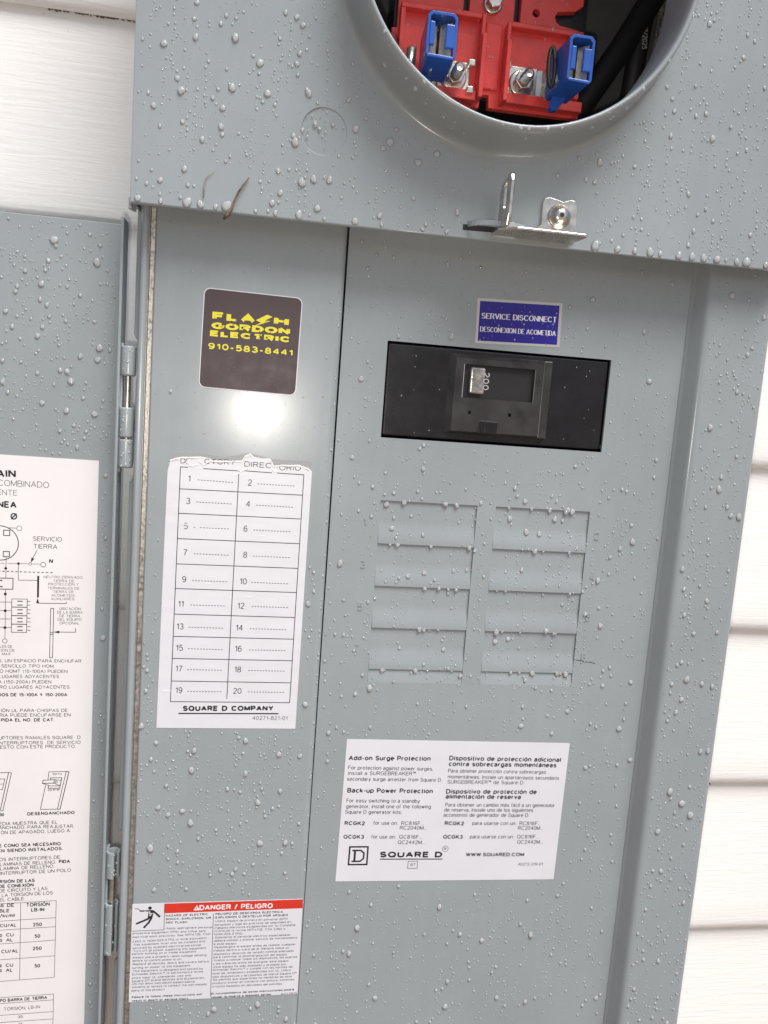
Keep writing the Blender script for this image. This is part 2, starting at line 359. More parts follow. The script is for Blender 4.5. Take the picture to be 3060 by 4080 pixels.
P_door=[
 ('AIN',-211.56,0.09,10.06,2.42,4.35,0.2),('COMBINADO',-210.86,-4.41,26.63,0.52,3.32,0.075),('ENTE',-211.14,-9.5,10.35,0.89,2.98,0.075),
 ('NEA',-210.91,-16.52,9.94,1.06,3.69,0.2),('Ø',-204.1,-22.87,3.54,1.81,3.72,0.17),('SERVICIO',-192.26,-34.22,15.39,1.12,2.58,0.095),
 ('TIERRA',-191.93,-38.51,12.71,1.34,2.58,0.095),('N',-183.5,-46.43,2.03,-0.59,2.46,0.2),('NEUTRO DERIVADO,',-186.22,-55.08,21.26,1.14,1.45,0.1),
 ('TIERRA DE',-181.18,-57.17,11.33,1.53,1.46,0.1),('PROTECCIÓN Y',-183.75,-59.17,16.34,1.6,1.46,0.1),
 ('TERMINALES DE',-184.05,-61.44,17.17,1.58,1.46,0.1),('TIERRA DE',-181.13,-63.45,11.25,1.78,1.46,0.1),
 ('ACOMETIDA',-181.95,-65.57,12.69,1.45,1.46,0.1),('AUXILIARES.',-182.18,-67.59,13.04,1.59,1.47,0.1),('UBICACIÓN',-177.58,-73.17,11.58,1.41,1.55,0.1),
 ('DE LA BARRA',-178.74,-75.31,13.89,1.46,1.55,0.1),('DE TIERRA',-177.37,-77.37,11.19,1.5,1.55,0.1),('DEL EQUIPO',-178.28,-79.47,12.88,1.51,1.55,0.1),
 ('OPCIONAL',-177.25,-81.54,10.75,1.21,1.55,0.1),('LES DE',-208.84,-96.15,6.57,1.53,1.55,0.1),('CION DE',-209.83,-98.32,8.84,1.01,1.55,0.1),
 ('MAX.',-207.79,-100.38,5.0,1.45,1.55,0.1),('S, UN ESPACIO PARA ENCHUFAR',-209.6,-104.48,44.71,0.99,1.93,0.115),
 ('SENCILLO TIPO HOM.',-208.12,-107.53,28.7,0.94,1.93,0.115),('O HOMT (15-100A) PUEDEN',-208.87,-110.64,36.48,1.01,1.94,0.115),
 ('LUGARES ADYACENTES',-209.18,-113.78,32.29,1.19,1.94,0.115),('A (150-200A) PUEDEN',-209.49,-116.96,28.44,1.2,1.94,0.115),
 ('RO LUGARES ADYACENTES.',-208.78,-120.05,38.25,1.18,1.95,0.115),('DOS DE 15-100A Y 150-200A',-209.58,-124.57,37.34,1.1,1.95,0.19),
 ('IÓN UL PARA-CHISPAS DE',-207.97,-133.88,36.16,0.92,2.0,0.115),('RIA PUEDE ENCUFARSE EN',-208.62,-136.69,38.44,1.03,2.0,0.115),
 ('PIDA EL NO. DE CAT.',-207.91,-139.56,29.08,0.99,2.01,0.19),('UPTORES RAMALES SQUARE  D',-209.0,-150.28,44.62,0.97,2.02,0.115),
 ('INTERRUPTORES  DE SERVICIO',-209.15,-153.34,44.86,1.06,2.02,0.115),('ESTO CON ESTE PRODUCTO.',-208.27,-155.82,41.4,1.07,2.03,0.115),
 ('ON',-179.37,-171.65,4.92,1.42,1.17,0.2),('OFF',-181.94,-181.5,6.86,0.85,1.1,0.2),('DESENGANCHADO',-192.91,-196.56,26.28,1.56,2.05,0.19),
 ('DO',-207.87,-196.95,2.29,2.51,1.96,0.17),('EDIA MUESTRA QUE EL',-208.17,-202.6,32.0,1.37,2.12,0.115),
 ('ANCHADO. PARA REAJUSTAR,',-208.49,-205.03,41.68,0.89,2.12,0.115),('ÓN DE APAGADO, LUEGO A',-207.42,-208.08,38.36,1.37,2.13,0.115),
 ('E COMO SEA NECESARIO',-208.21,-216.28,34.22,1.53,2.14,0.18),('EN SIENDO INSTALADOS.',-208.7,-219.44,35.95,1.68,2.14,0.18),
 ('OS INTERRUPTORES DE',-208.13,-224.93,33.98,1.8,2.15,0.115),('LAMINAS DE RELLENO.',-207.58,-227.89,31.06,1.71,2.15,0.115),
 ('PIDA',-174.93,-226.71,6.37,1.17,2.17,0.2),('LAMINA DE RELLENO',-207.38,-230.6,29.42,2.05,2.15,0.115),
 ('INTERRUPTOR DE UN POLO',-207.35,-233.6,39.36,2.09,2.16,0.115),('RSIÓN DE LAS',-207.65,-238.8,19.5,1.47,2.16,0.19),
 ('DE CONEXIÓN',-208.15,-241.8,19.41,1.91,2.17,0.19),('DE CIRCUITO Y LAS',-207.95,-244.62,27.02,2.25,2.17,0.115),
 ('LA TORSIÓN DE LOS',-206.41,-247.47,28.53,2.09,2.18,0.115),('EL CABLE.',-207.54,-250.27,14.13,1.81,2.18,0.115),
 ('TORSIÓN',-192.76,-254.06,13.21,1.47,2.44,0.17),('LB-IN',-189.87,-257.23,7.32,0.95,2.36,0.18),('250',-188.83,-266.74,5.12,1.89,2.25,0.18),
 ('50',-187.79,-274.16,3.23,0.26,2.26,0.18),('250',-188.75,-282.17,5.14,1.14,2.27,0.18),('50',-187.58,-293.53,3.21,-0.08,2.29,0.18),
 ('SE DE',-208.74,-253.87,9.35,-0.06,2.22,0.18),('BLE',-207.65,-257.3,5.65,0.44,2.23,0.18),('/kcmil',-207.27,-260.47,8.24,1.15,2.23,0.18),
 ('CU/AL',-207.21,-266.78,9.21,1.25,2.24,0.17),('CU',-203.78,-272.81,4.19,-0.23,2.25,0.17),('AL',-203.75,-276.08,3.91,0.43,2.25,0.17),
 ('CU/AL',-206.27,-283.47,9.55,1.34,2.26,0.17),('CU',-203.83,-292.43,4.25,-0.06,2.27,0.17),('AL',-203.65,-295.66,3.86,-0.51,2.28,0.17),
 ('0',-207.32,-272.97,1.31,-0.13,2.04,0.17),('0',-207.29,-276.17,1.42,1.33,2.05,0.17),('0',-207.14,-292.62,1.07,-0.09,2.07,0.17),
 ('0',-207.11,-295.73,1.18,1.67,2.07,0.17),('PO BARRA DE TIERRA',-206.74,-315.51,26.8,1.94,2.18,0.17),
 ('TORSIÓN, LB-IN',-204.53,-321.19,20.54,1.86,2.1,0.1),('35',-196.55,-326.53,2.82,1.34,1.77,0.12),('25',-196.3,-331.4,2.54,0.78,1.78,0.12),]
P_door_lines=[
 (0.18,[(-205.87,-27.5),(-200.74,-27.46)]),(0.33,[(-207.57,-28.9),(-204.36,-28.92),(-204.43,-31.84),(-207.6,-31.86),(-207.57,-28.9)]),
 (0.33,[(-207.65,-40.85),(-204.46,-40.81),(-204.5,-43.75),(-207.68,-43.79),(-207.65,-40.85)]),(0.22,[(-189.97,-39.32),(-192.67,-45.21)]),
 (0.14,[(-209.3,-47.55),(-206.82,-47.52)]),(0.14,[(-205.39,-47.49),(-194.14,-47.29)]),(0.14,[(-192.74,-47.3),(-187.8,-47.2)]),
 (0.18,[(-206.12,-43.9),(-206.18,-50.65)]),(0.18,[(-206.18,-50.65),(-206.16,-55.88)]),(0.18,[(-199.66,-47.31),(-199.61,-56.78),(-189.64,-56.59)]),
 (0.25,[(-188.59,-69.58),(-173.87,-69.32),(-173.89,-68.32)]),(0.33,[(-210.55,-56.06),(-202.4,-55.87),(-202.39,-62.11),(-210.49,-62.31)]),
 (0.51,[(-209.21,-57.34),(-207.95,-57.29)]),(0.51,[(-209.18,-60.88),(-207.91,-60.83)]),(0.18,[(-206.23,-62.25),(-206.27,-90.91)]),
 (0.18,[(-209.43,-69.67),(-203.01,-69.51)]),(0.18,[(-209.38,-74.51),(-202.95,-74.37)]),(0.18,[(-209.33,-79.37),(-202.9,-79.23)]),
 (0.18,[(-209.29,-84.2),(-202.84,-84.08)]),(0.22,[(-202.9,-67.65),(-194.73,-67.5),(-194.84,-86.74),(-202.95,-86.84),(-202.9,-67.65)]),
 (0.33,[(-202.91,-72.32),(-194.84,-72.18)]),(0.33,[(-202.85,-77.25),(-194.77,-77.13)]),(0.33,[(-202.8,-82.16),(-194.7,-82.06)]),
 (0.4,[(-200.0,-68.89),(-197.14,-68.79)]),(0.22,[(-194.75,-68.71),(-193.0,-68.68)]),(0.4,[(-199.97,-71.08),(-197.11,-70.98)]),
 (0.22,[(-194.72,-70.9),(-192.97,-70.87)]),(0.4,[(-199.94,-73.82),(-197.08,-73.73)]),(0.22,[(-194.68,-73.64),(-192.93,-73.62)]),
 (0.4,[(-199.91,-75.91),(-197.05,-75.81)]),(0.22,[(-194.65,-75.73),(-192.9,-75.71)]),(0.4,[(-199.88,-78.66),(-197.01,-78.56)]),
 (0.22,[(-194.62,-78.49),(-192.86,-78.46)]),(0.4,[(-199.85,-80.79),(-196.99,-80.69)]),(0.22,[(-194.59,-80.62),(-192.83,-80.6)]),
 (0.4,[(-199.82,-83.54),(-196.95,-83.45)]),(0.22,[(-194.55,-83.38),(-192.79,-83.36)]),(0.4,[(-199.79,-85.64),(-196.92,-85.55)]),
 (0.22,[(-194.52,-85.48),(-192.76,-85.46)]),(0.25,[(-182.16,-72.4),(-180.57,-72.35),(-180.67,-101.11),(-182.28,-101.15),(-182.16,-72.4)]),
 (0.25,[(-177.31,-86.0),(-168.58,-85.85),(-168.63,-83.5)]),(0.33,[(-210.32,-52.12),(-209.06,-52.11)]),(0.33,[(-208.05,-52.11),(-206.79,-52.09)]),
 (0.33,[(-205.77,-52.09),(-204.51,-52.07)]),(0.33,[(-203.49,-52.07),(-202.22,-52.05)]),(0.33,[(-201.21,-52.05),(-199.94,-52.03)]),
 (0.33,[(-198.92,-52.03),(-197.65,-52.01)]),(0.33,[(-196.62,-52.01),(-195.35,-51.99)]),(0.33,[(-194.33,-51.99),(-193.05,-51.97)]),
 (0.33,[(-192.03,-51.97),(-190.75,-51.95)]),(0.33,[(-189.73,-51.95),(-188.45,-51.93)]),(0.33,[(-187.42,-51.93),(-186.14,-51.91)]),
 (0.33,[(-185.11,-51.91),(-183.83,-51.89)]),(0.33,[(-182.8,-51.89),(-181.51,-51.87)]),
 (0.25,[(-181.88,-174.27),(-181.37,-169.71),(-171.96,-169.46),(-176.28,-192.73),(-185.79,-192.79),(-183.12,-177.98)]),
 (0.33,[(-171.96,-169.46),(-170.38,-169.65),(-174.86,-192.74),(-176.28,-192.73)]),
 (0.29,[(-184.5,-174.85),(-178.37,-174.46),(-178.58,-176.61),(-184.82,-176.8),(-184.5,-174.85)]),
 (0.25,[(-178.37,-174.46),(-174.5,-174.93),(-175.14,-178.3),(-178.51,-176.61)]),
 (0.29,[(-180.48,-174.27),(-180.39,-173.37),(-174.25,-173.29),(-175.29,-179.75),(-181.72,-179.81),(-181.36,-178.17)]),
 (0.22,[(-184.82,-176.8),(-180.59,-178.37),(-175.14,-178.3)]),
 (0.25,[(-209.16,-170.33),(-203.48,-170.13),(-201.93,-170.4),(-206.35,-193.52),(-207.73,-193.59)]),(0.29,[(-203.48,-170.13),(-207.74,-193.12)]),
 (0.25,[(-208.78,-174.16),(-205.51,-174.0),(-206.65,-180.47),(-208.72,-180.58)]),(0.18,[(-208.75,-177.25),(-206.34,-177.17)]),
 (0.18,[(-207.35,-251.77),(-175.92,-250.47)]),(0.18,[(-207.24,-262.79),(-176.08,-261.47)]),(0.18,[(-207.19,-268.61),(-176.15,-267.26)]),
 (0.18,[(-207.1,-277.48),(-176.06,-276.01)]),(0.18,[(-207.01,-287.68),(-176.24,-286.24)]),(0.18,[(-206.87,-301.75),(-176.09,-300.36)]),
 (0.18,[(-175.92,-250.47),(-176.09,-300.36)]),(0.18,[(-195.81,-251.38),(-195.85,-301.18)]),(0.18,[(-206.77,-312.46),(-176.33,-311.4)]),
 (0.18,[(-206.73,-316.35),(-176.37,-315.28)]),(0.18,[(-206.66,-324.11),(-176.41,-323.11)]),(0.18,[(-206.61,-328.87),(-176.43,-327.99)]),
 (0.18,[(-176.33,-311.4),(-176.36,-332.04)]),]
P_door_circles=[
 (-199.44,-27.5,1.34,0.18,0),(-209.41,-36.22,9.62,0.4,0),(-199.66,-47.39,0.72,0.0,1),(-193.44,-47.3,0.72,0.18,0),(-186.58,-47.47,1.3,0.22,0),
 (-206.29,-50.37,0.76,0.0,1),(-206.34,-64.98,0.8,0.0,1),(-206.3,-74.59,0.8,0.0,1),(-206.34,-84.29,0.8,0.0,1),(-206.32,-92.02,1.23,0.22,0),
 (-181.46,-86.98,0.69,0.22,0),(-177.29,-175.83,0.65,0.25,0),]
P_door_fills=[
 [(-189.65,-53.94),(-188.57,-53.9),(-188.58,-66.36),(-189.59,-66.4)],[(-189.25,-66.68),(-190.01,-69.71),(-188.32,-69.65)],
 [(-180.56,-86.09),(-177.25,-85.18),(-177.29,-86.81)],[(-193.15,-46.6),(-192.86,-43.59),(-191.34,-44.43)],]

# ---------------------------------------------------------------- building helpers
COL = sc.collection
ORG = {}
def tag(o, label, cat, group=None, kind=None):
    if label: o['label'] = label
    if cat: o['category'] = cat
    if group: o['group'] = group
    if kind: o['kind'] = kind
    return o

def thing(name, label, cat, base=(0, 0, 0), group=None):
    o = bpy.data.objects.new(name, None)
    o.empty_display_size = 0.01
    COL.objects.link(o)
    o.location = Vector(base) * MM
    ORG[o.name] = Vector(base)
    return tag(o, label, cat, group)

class Geo:
    """collects faces in millimetres; build() links them as one mesh object"""
    def __init__(self):
        self.v = []
        self.f = []
    def face(self, pts):
        i = len(self.v)
        self.v += [tuple(p) for p in pts]
        self.f.append(tuple(range(i, i + len(pts))))
    def box(self, x0, x1, y0, y1, z0, z1):
        i = len(self.v)
        self.v += [(x, y, z) for z in (z0, z1) for y in (y0, y1) for x in (x0, x1)]
        for q in ((0, 2, 3, 1), (4, 5, 7, 6), (0, 1, 5, 4), (2, 6, 7, 3), (0, 4, 6, 2), (1, 3, 7, 5)):
            self.f.append(tuple(i + k for k in q))
        return self
    def prism(self, poly, y0, y1):
        """convex or simple polygon in (x, z) extruded from y0 (front) to y1 (back)"""
        i = len(self.v)
        n = len(poly)
        self.v += [(x, y0, z) for x, z in poly] + [(x, y1, z) for x, z in poly]
        self.f.append(tuple(range(i, i + n)))
        self.f.append(tuple(range(i + 2 * n - 1, i + n - 1, -1)))
        for k in range(n):
            a, b = i + k, i + (k + 1) % n
            self.f.append((a, a + n, b + n, b))
        return self
    def sweep_z(self, prof, z0, z1, closed=False, wob=None):
        """(x, y) profile extruded along z"""
        n = len(prof)
        i = len(self.v)
        self.v += [(x, y, z0) for x, y in prof] + [(x, y, z1) for x, y in prof]
        for k in range(n if closed else n - 1):
            a, b = i + k, i + (k + 1) % n
            self.f.append((a, b, b + n, a + n))
        if closed:
            self.f.append(tuple(range(i + n - 1, i - 1, -1)))
            self.f.append(tuple(range(i + n, i + 2 * n)))
        return self
    def sweep_x(self, prof, x0, x1, closed=False):
        """(y, z) profile extruded along x"""
        n = len(prof)
        i = len(self.v)
        self.v += [(x0, y, z) for y, z in prof] + [(x1, y, z) for y, z in prof]
        for k in range(n if closed else n - 1):
            a, b = i + k, i + (k + 1) % n
            self.f.append((a, b, b + n, a + n))
        if closed:
            self.f.append(tuple(range(i + n - 1, i - 1, -1)))
            self.f.append(tuple(range(i + n, i + 2 * n)))
        return self
    def lathe_y(self, cx, cz, prof, n=48, closed=False):
        """(r, y) profile turned about an axis along y"""
        i = len(self.v)
        m = len(prof)
        for k in range(n):
            a = 2 * math.pi * k / n
            self.v += [(cx + r * math.cos(a), y, cz + r * math.sin(a)) for r, y in prof]
        for k in range(n):
            for j in range(m if closed else m - 1):
                a, b = i + k * m + j, i + k * m + (j + 1) % m
                c, d = i + ((k + 1) % n) * m + (j + 1) % m, i + ((k + 1) % n) * m + j
                self.f.append((a, b, c, d))
        return self
    def lathe_z(self, cx, cy, prof, n=28):
        i = len(self.v)
        m = len(prof)
        for k in range(n):
            a = 2 * math.pi * k / n
            self.v += [(cx + r * math.cos(a), cy + r * math.sin(a), z) for r, z in prof]
        for k in range(n):
            for j in range(m - 1):
                a, b = i + k * m + j, i + k * m + j + 1
                c, d = i + ((k + 1) % n) * m + j + 1, i + ((k + 1) % n) * m + j
                self.f.append((a, b, c, d))
        return self
    def tube(self, pts, rad, n=10):
        """round bar through 3-D points; rad is a number or one radius per point"""
        P = [Vector(p) for p in pts]
        rads = rad if isinstance(rad, (list, tuple)) else [rad] * len(P)
        i = len(self.v)
        for k, p in enumerate(P):
            t = (P[min(k + 1, len(P) - 1)] - P[max(k - 1, 0)]).normalized()
            u = t.cross(Vector((0.31, 0.87, 0.38))).normalized()
            w = t.cross(u)
            for j in range(n):
                a = 2 * math.pi * j / n
                q = p + (u * math.cos(a) + w * math.sin(a)) * rads[k]
                self.v.append(tuple(q))
        for k in range(len(P) - 1):
            for j in range(n):
                a, b = i + k * n + j, i + k * n + (j + 1) % n
                self.f.append((a, b, b + n, a + n))
        self.f.append(tuple(range(i + n - 1, i - 1, -1)))
        e = i + (len(P) - 1) * n
        self.f.append(tuple(range(e, e + n)))
        return self
    def build(self, name, m, parent=None, smooth=False, bevel=0.0, seg=2, base=None):
        return link_mesh(name, self.v, self.f, m, parent, smooth, bevel, seg, base)

def link_mesh(name, v, f, m, parent=None, smooth=False, bevel=0.0, seg=2, base=None):
    o0 = ORG[parent.name] if parent else Vector(base or (0, 0, 0))
    me = bpy.data.meshes.new(name)
    me.from_pydata([tuple((Vector(p) - o0) * MM) for p in v], [], f)
    me.update()
    import bmesh
    bm = bmesh.new()
    bm.from_mesh(me)
    bmesh.ops.remove_doubles(bm, verts=bm.verts, dist=1e-7)
    bmesh.ops.recalc_face_normals(bm, faces=bm.faces)
    bm.to_mesh(me)
    bm.free()
    if m: me.materials.append(m)
    if smooth:
        for p in me.polygons: p.use_smooth = True
    o = bpy.data.objects.new(name, me)
    COL.objects.link(o)
    if parent:
        o.parent = parent
    else:
        o.location = o0 * MM
    ORG[o.name] = o0
    if bevel:
        b = o.modifiers.new('bevel', 'BEVEL')
        b.width = bevel * MM
        b.segments = seg
        b.limit_method = 'ANGLE'
        b.angle_limit = R(35)
    return o

def plate(name, outer, holes, y, thick, m, parent=None, round_=0.0, smooth=False):
    """flat sheet in the x-z plane with holes; front face at y, edges rounded by round_"""
    cu = bpy.data.curves.new(name, 'CURVE')
    cu.dimensions = '2D'
    cu.fill_mode = 'BOTH'
    t = max(0.0, thick / 2 - round_)
    cu.extrude = t * MM
    cu.bevel_depth = round_ * MM
    cu.bevel_resolution = 2
    cu.offset = -round_ * MM
    for poly in [outer] + list(holes):
        s = cu.splines.new('POLY')
        s.points.add(len(poly) - 1)
        for p, (x, z) in zip(s.points, poly):
            p.co = (x * MM, z * MM, 0, 1)
        s.use_cyclic_u = True
    tmp = bpy.data.objects.new(name, cu)
    COL.objects.link(tmp)
    dg = bpy.context.evaluated_depsgraph_get()
    dg.update()
    me = bpy.data.meshes.new_from_object(tmp.evaluated_get(dg))
    vs = [(v.co.x / MM, y + thick / 2 - v.co.z / MM, v.co.y / MM) for v in me.vertices]
    fs = [tuple(p.vertices) for p in me.polygons]
    bpy.data.objects.remove(tmp)
    bpy.data.curves.remove(cu)
    bpy.data.meshes.remove(me)
    return link_mesh(name, vs, fs, m, parent, smooth)

def circle(cx, cz, r, n=48, a0=0, a1=360):
    return [(cx + r * math.cos(R(a0 + (a1 - a0) * k / n)), cz + r * math.sin(R(a0 + (a1 - a0) * k / n))) for k in range(n)]
def rect(x0, x1, z0, z1): return [(x0, z0), (x1, z0), (x1, z1), (x0, z1)]
def rrect(cx, cz, w, h, r, ang=0, n=6):
    p = []
    for sx, sz, a in ((1, 1, 0), (-1, 1, 90), (-1, -1, 180), (1, -1, 270)):
        for k in range(n + 1):
            t = R(a + 90 * k / n)
            p.append((sx * (w / 2 - r) + r * math.cos(t), sz * (h / 2 - r) + r * math.sin(t)))
    c, s = math.cos(R(ang)), math.sin(R(ang))
    return [(cx + x * c - z * s, cz + x * s + z * c) for x, z in p]

# ---------------------------------------------------------------- a drawn alphabet for the printed text
def E(cx, cy, rx, ry, a, b, n=7):
    return [(cx + rx * math.cos(R(a + (b - a) * k / n)), cy + ry * math.sin(R(a + (b - a) * k / n))) for k in range(n + 1)]
def glyphs():
    x = 0.72                     # height of small letters
    h = x / 2
    ring = E(.27, h, .27, h, 0, 360, 14)
    G = {
     'A': (.70, [[(0, 0), (.35, 1), (.70, 0)], [(.12, .33), (.58, .33)]]),
     'B': (.62, [[(0, 0), (0, 1), (.34, 1)] + E(.34, .76, .22, .24, 90, -90, 6) + [(0, .52)], [(.36, .52)] + E(.36, .26, .26, .26, 90, -90, 6) + [(0, 0)]]),
     'C': (.70, [E(.37, .5, .37, .5, 40, 320, 14)]),
     'D': (.66, [[(0, 0), (0, 1), (.28, 1)] + E(.28, .5, .38, .5, 90, -90, 10) + [(0, 0)]]),
     'E': (.54, [[(.54, 1), (0, 1), (0, 0), (.54, 0)], [(0, .53), (.49, .53)]]),
     'F': (.52, [[(.52, 1), (0, 1), (0, 0)], [(0, .51), (.46, .51)]]),
     'G': (.74, [E(.37, .5, .37, .5, 40, 345, 14) + [(.73, .47), (.40, .47)]]),
     'H': (.64, [[(0, 0), (0, 1)], [(.64, 0), (.64, 1)], [(0, .52), (.64, .52)]]),
     'I': (.02, [[(.01, 0), (.01, 1)]]),
     'J': (.44, [[(.44, 1), (.44, .25)] + E(.22, .25, .22, .25, 0, -175, 7)]),
     'K': (.62, [[(0, 0), (0, 1)], [(.58, 1), (0, .38)], [(.22, .60), (.62, 0)]]),
     'L': (.48, [[(0, 1), (0, 0), (.48, 0)]]),
     'M': (.74, [[(0, 0), (0, 1), (.37, .08), (.74, 1), (.74, 0)]]),
     'N': (.64, [[(0, 0), (0, 1), (.64, 0), (.64, 1)]]),
     'O': (.76, [E(.38, .5, .38, .5, 90, 450, 18)]),
     'P': (.58, [[(0, 0), (0, 1), (.32, 1)] + E(.32, .73, .26, .27, 90, -90, 7) + [(0, .46)]]),
     'Q': (.76, [E(.38, .5, .38, .5, 90, 450, 18), [(.46, .25), (.74, -.04)]]),
     'R': (.62, [[(0, 0), (0, 1), (.34, 1)] + E(.34, .745, .25, .255, 90, -90, 7) + [(0, .49)], [(.36, .49), (.60, 0)]]),
     'S': (.60, [E(.30, .745, .26, .255, 20, 250, 9) + E(.31, .26, .28, .26, 75, -165, 9)]),
     'T': (.62, [[(0, 1), (.62, 1)], [(.31, 1), (.31, 0)]]),
     'U': (.62, [[(0, 1), (0, .31)] + E(.31, .31, .31, .31, 180, 360, 10) + [(.62, 1)]]),
     'V': (.66, [[(0, 1), (.33, 0), (.66, 1)]]),
     'W': (.94, [[(0, 1), (.23, 0), (.47, 1), (.71, 0), (.94, 1)]]),
     'X': (.64, [[(0, 0), (.64, 1)], [(0, 1), (.64, 0)]]),
     'Y': (.64, [[(0, 1), (.32, .42), (.64, 1)], [(.32, .42), (.32, 0)]]),
     'Z': (.58, [[(.02, 1), (.56, 1), (0, 0), (.58, 0)]]),
     '0': (.54, [E(.27, .5, .27, .5, 90, 450, 16)]),
     '1': (.30, [[(.02, .76), (.13, .80), (.26, 1), (.26, 0)]]),
     '2': (.54, [E(.27, .72, .25, .28, 165, -25, 9) + [(0, 0), (.54, 0)]]),
     '3': (.54, [E(.26, .75, .23, .25, 150, -80, 8) + [(.22, .52)], [(.26, .52)] + E(.26, .26, .28, .26, 85, -155, 9)]),
     '4': (.56, [[(.43, 0), (.43, 1), (0, .30), (.56, .30)]]),
     '5': (.54, [[(.49, 1), (.10, 1), (.04, .50)] + E(.26, .33, .28, .33, 125, -150, 10)]),
     '6': (.54, [E(.27, .31, .26, .31, 160, -200, 14) + E(.30, .5, .29, .5, 180, 50, 7)]),
     '7': (.52, [[(0, 1), (.52, 1), (.30, .55), (.18, 0)]]),
     '8': (.54, [E(.27, .76, .22, .24, -90, 270, 12), E(.27, .26, .27, .26, 90, 450, 14)]),
     '9': (.54, [E(.27, .69, .26, .31, -20, 340, 14) + E(.24, .5, .29, .5, 0, -130, 7)]),
     'a': (.50, [E(.24, .52, .22, .20, 160, 20, 6) + [(.46, .5), (.46, .08), (.50, 0)], [(.46, .42)] + E(.21, .20, .21, .20, 85, 345, 9)]),
     'b': (.54, [[(0, 1), (0, 0)], ring]),
     'c': (.50, [E(.27, h, .27, h, 45, 315, 11)]),
     'd': (.54, [[(.54, 1), (.54, 0)], ring]),
     'e': (.54, [[(0, .37), (.53, .37)] + E(.27, h, .27, h, 5, 312, 12)]),
     'f': (.28, [[(.28, 1), (.18, .98), (.11, .86), (.11, 0)], [(0, x), (.26, x)]]),
     'g': (.54, [ring, [(.54, x), (.54, -.05)] + E(.27, -.05, .27, .20, 0, -150, 6)]),
     'h': (.48, [[(0, 1), (0, 0)], [(0, .45)] + E(.24, .48, .24, .24, 160, 0, 6) + [(.48, 0)]]),
     'i': (.02, [[(.01, 0), (.01, x)], [(.01, .88), (.01, 1)]]),
     'j': (.12, [[(.12, x), (.12, -.12), (.0, -.22)], [(.12, .88), (.12, 1)]]),
     'k': (.46, [[(0, 0), (0, 1)], [(.43, x), (0, .28)], [(.16, .43), (.46, 0)]]),
     'l': (.02, [[(.01, 0), (.01, 1)]]),
     'm': (.78, [[(0, 0), (0, x)], [(0, .45)] + E(.195, .50, .195, .22, 160, 0, 6) + [(.39, 0)], [(.39, .45)] + E(.585, .50, .195, .22, 160, 0, 6) + [(.78, 0)]]),
     'n': (.48, [[(0, 0), (0, x)], [(0, .45)] + E(.24, .48, .24, .24, 160, 0, 6) + [(.48, 0)]]),
     'o': (.54, [ring]),
     'p': (.54, [[(0, x), (0, -.24)], ring]),
     'q': (.54, [[(.54, x), (.54, -.24)], ring]),
     'r': (.28, [[(0, 0), (0, x)], [(0, .42), (.08, .62), (.28, .70)]]),
     's': (.46, [E(.23, .54, .21, .18, 25, 250, 7) + E(.24, .18, .22, .18, 75, -160, 7)]),
     't': (.26, [[(.10, .92), (.10, .10), (.16, 0), (.26, .01)], [(0, x), (.25, x)]]),
     'u': (.48, [[(0, x), (0, .24)] + E(.24, .24, .24, .24, 180, 330, 6) + [(.48, .3)], [(.48, x), (.48, 0)]]),
     'v': (.48, [[(0, x), (.24, 0), (.48, x)]]),
     'w': (.70, [[(0, x), (.18, 0), (.35, x), (.52, 0), (.70, x)]]),
     'x': (.46, [[(0, 0), (.46, x)], [(0, x), (.46, 0)]]),
     'y': (.48, [[(0, x), (.24, 0)], [(.48, x), (.20, -.14), (.04, -.22)]]),
     'z': (.44, [[(.02, x), (.43, x), (0, 0), (.44, 0)]]),
     '.': (.04, [[(.02, 0), (.02, .09)]]), ',': (.06, [[(.05, .09), (.05, 0), (0, -.14)]]), ':': (.04, [[(.02, 0), (.02, .09)], [(.02, .55), (.02, .64)]]),
     '-': (.28, [[(0, .38), (.28, .38)]]), '/': (.36, [[(0, -.05), (.36, 1.03)]]),
     '(': (.20, [E(.36, .42, .34, .62, 125, 235, 6)]), ')': (.20, [E(-.16, .42, .34, .62, 55, -55, 6)]),
     '•': (.12, [[(.06, .26), (.06, .46)]]), ' ': (.22, []),
     'Ø': (.76, [E(.38, .5, .38, .5, 90, 450, 18), [(.0, -.02), (.76, 1.02)]]),
     '™': (.62, [[(0, 1), (.24, 1)], [(.12, 1), (.12, .58)], [(.34, .58), (.34, 1), (.48, .68), (.62, 1), (.62, .58)]]),
    }
    for c, b, dx in (('á', 'a', .18), ('é', 'e', .22), ('ó', 'o', .22), ('ú', 'u', .2), ('í', 'i', -.06), ('Ó', 'O', .32), ('É', 'E', .2), ('Í', 'I', -.08)):
        w, s = G[b]
        t = 1.08 if b.isupper() else .82
        s = [q for q in s if not (b == 'i' and q[0][1] > .8)]
        G[c] = (w, s + [[(dx + .02, t), (dx + .15, t + .17)]])
    G['ñ'] = (.48, G['n'][1] + [[(.08, .84), (.17, .92), (.31, .84), (.40, .92)]])
    return G
GL = glyphs()

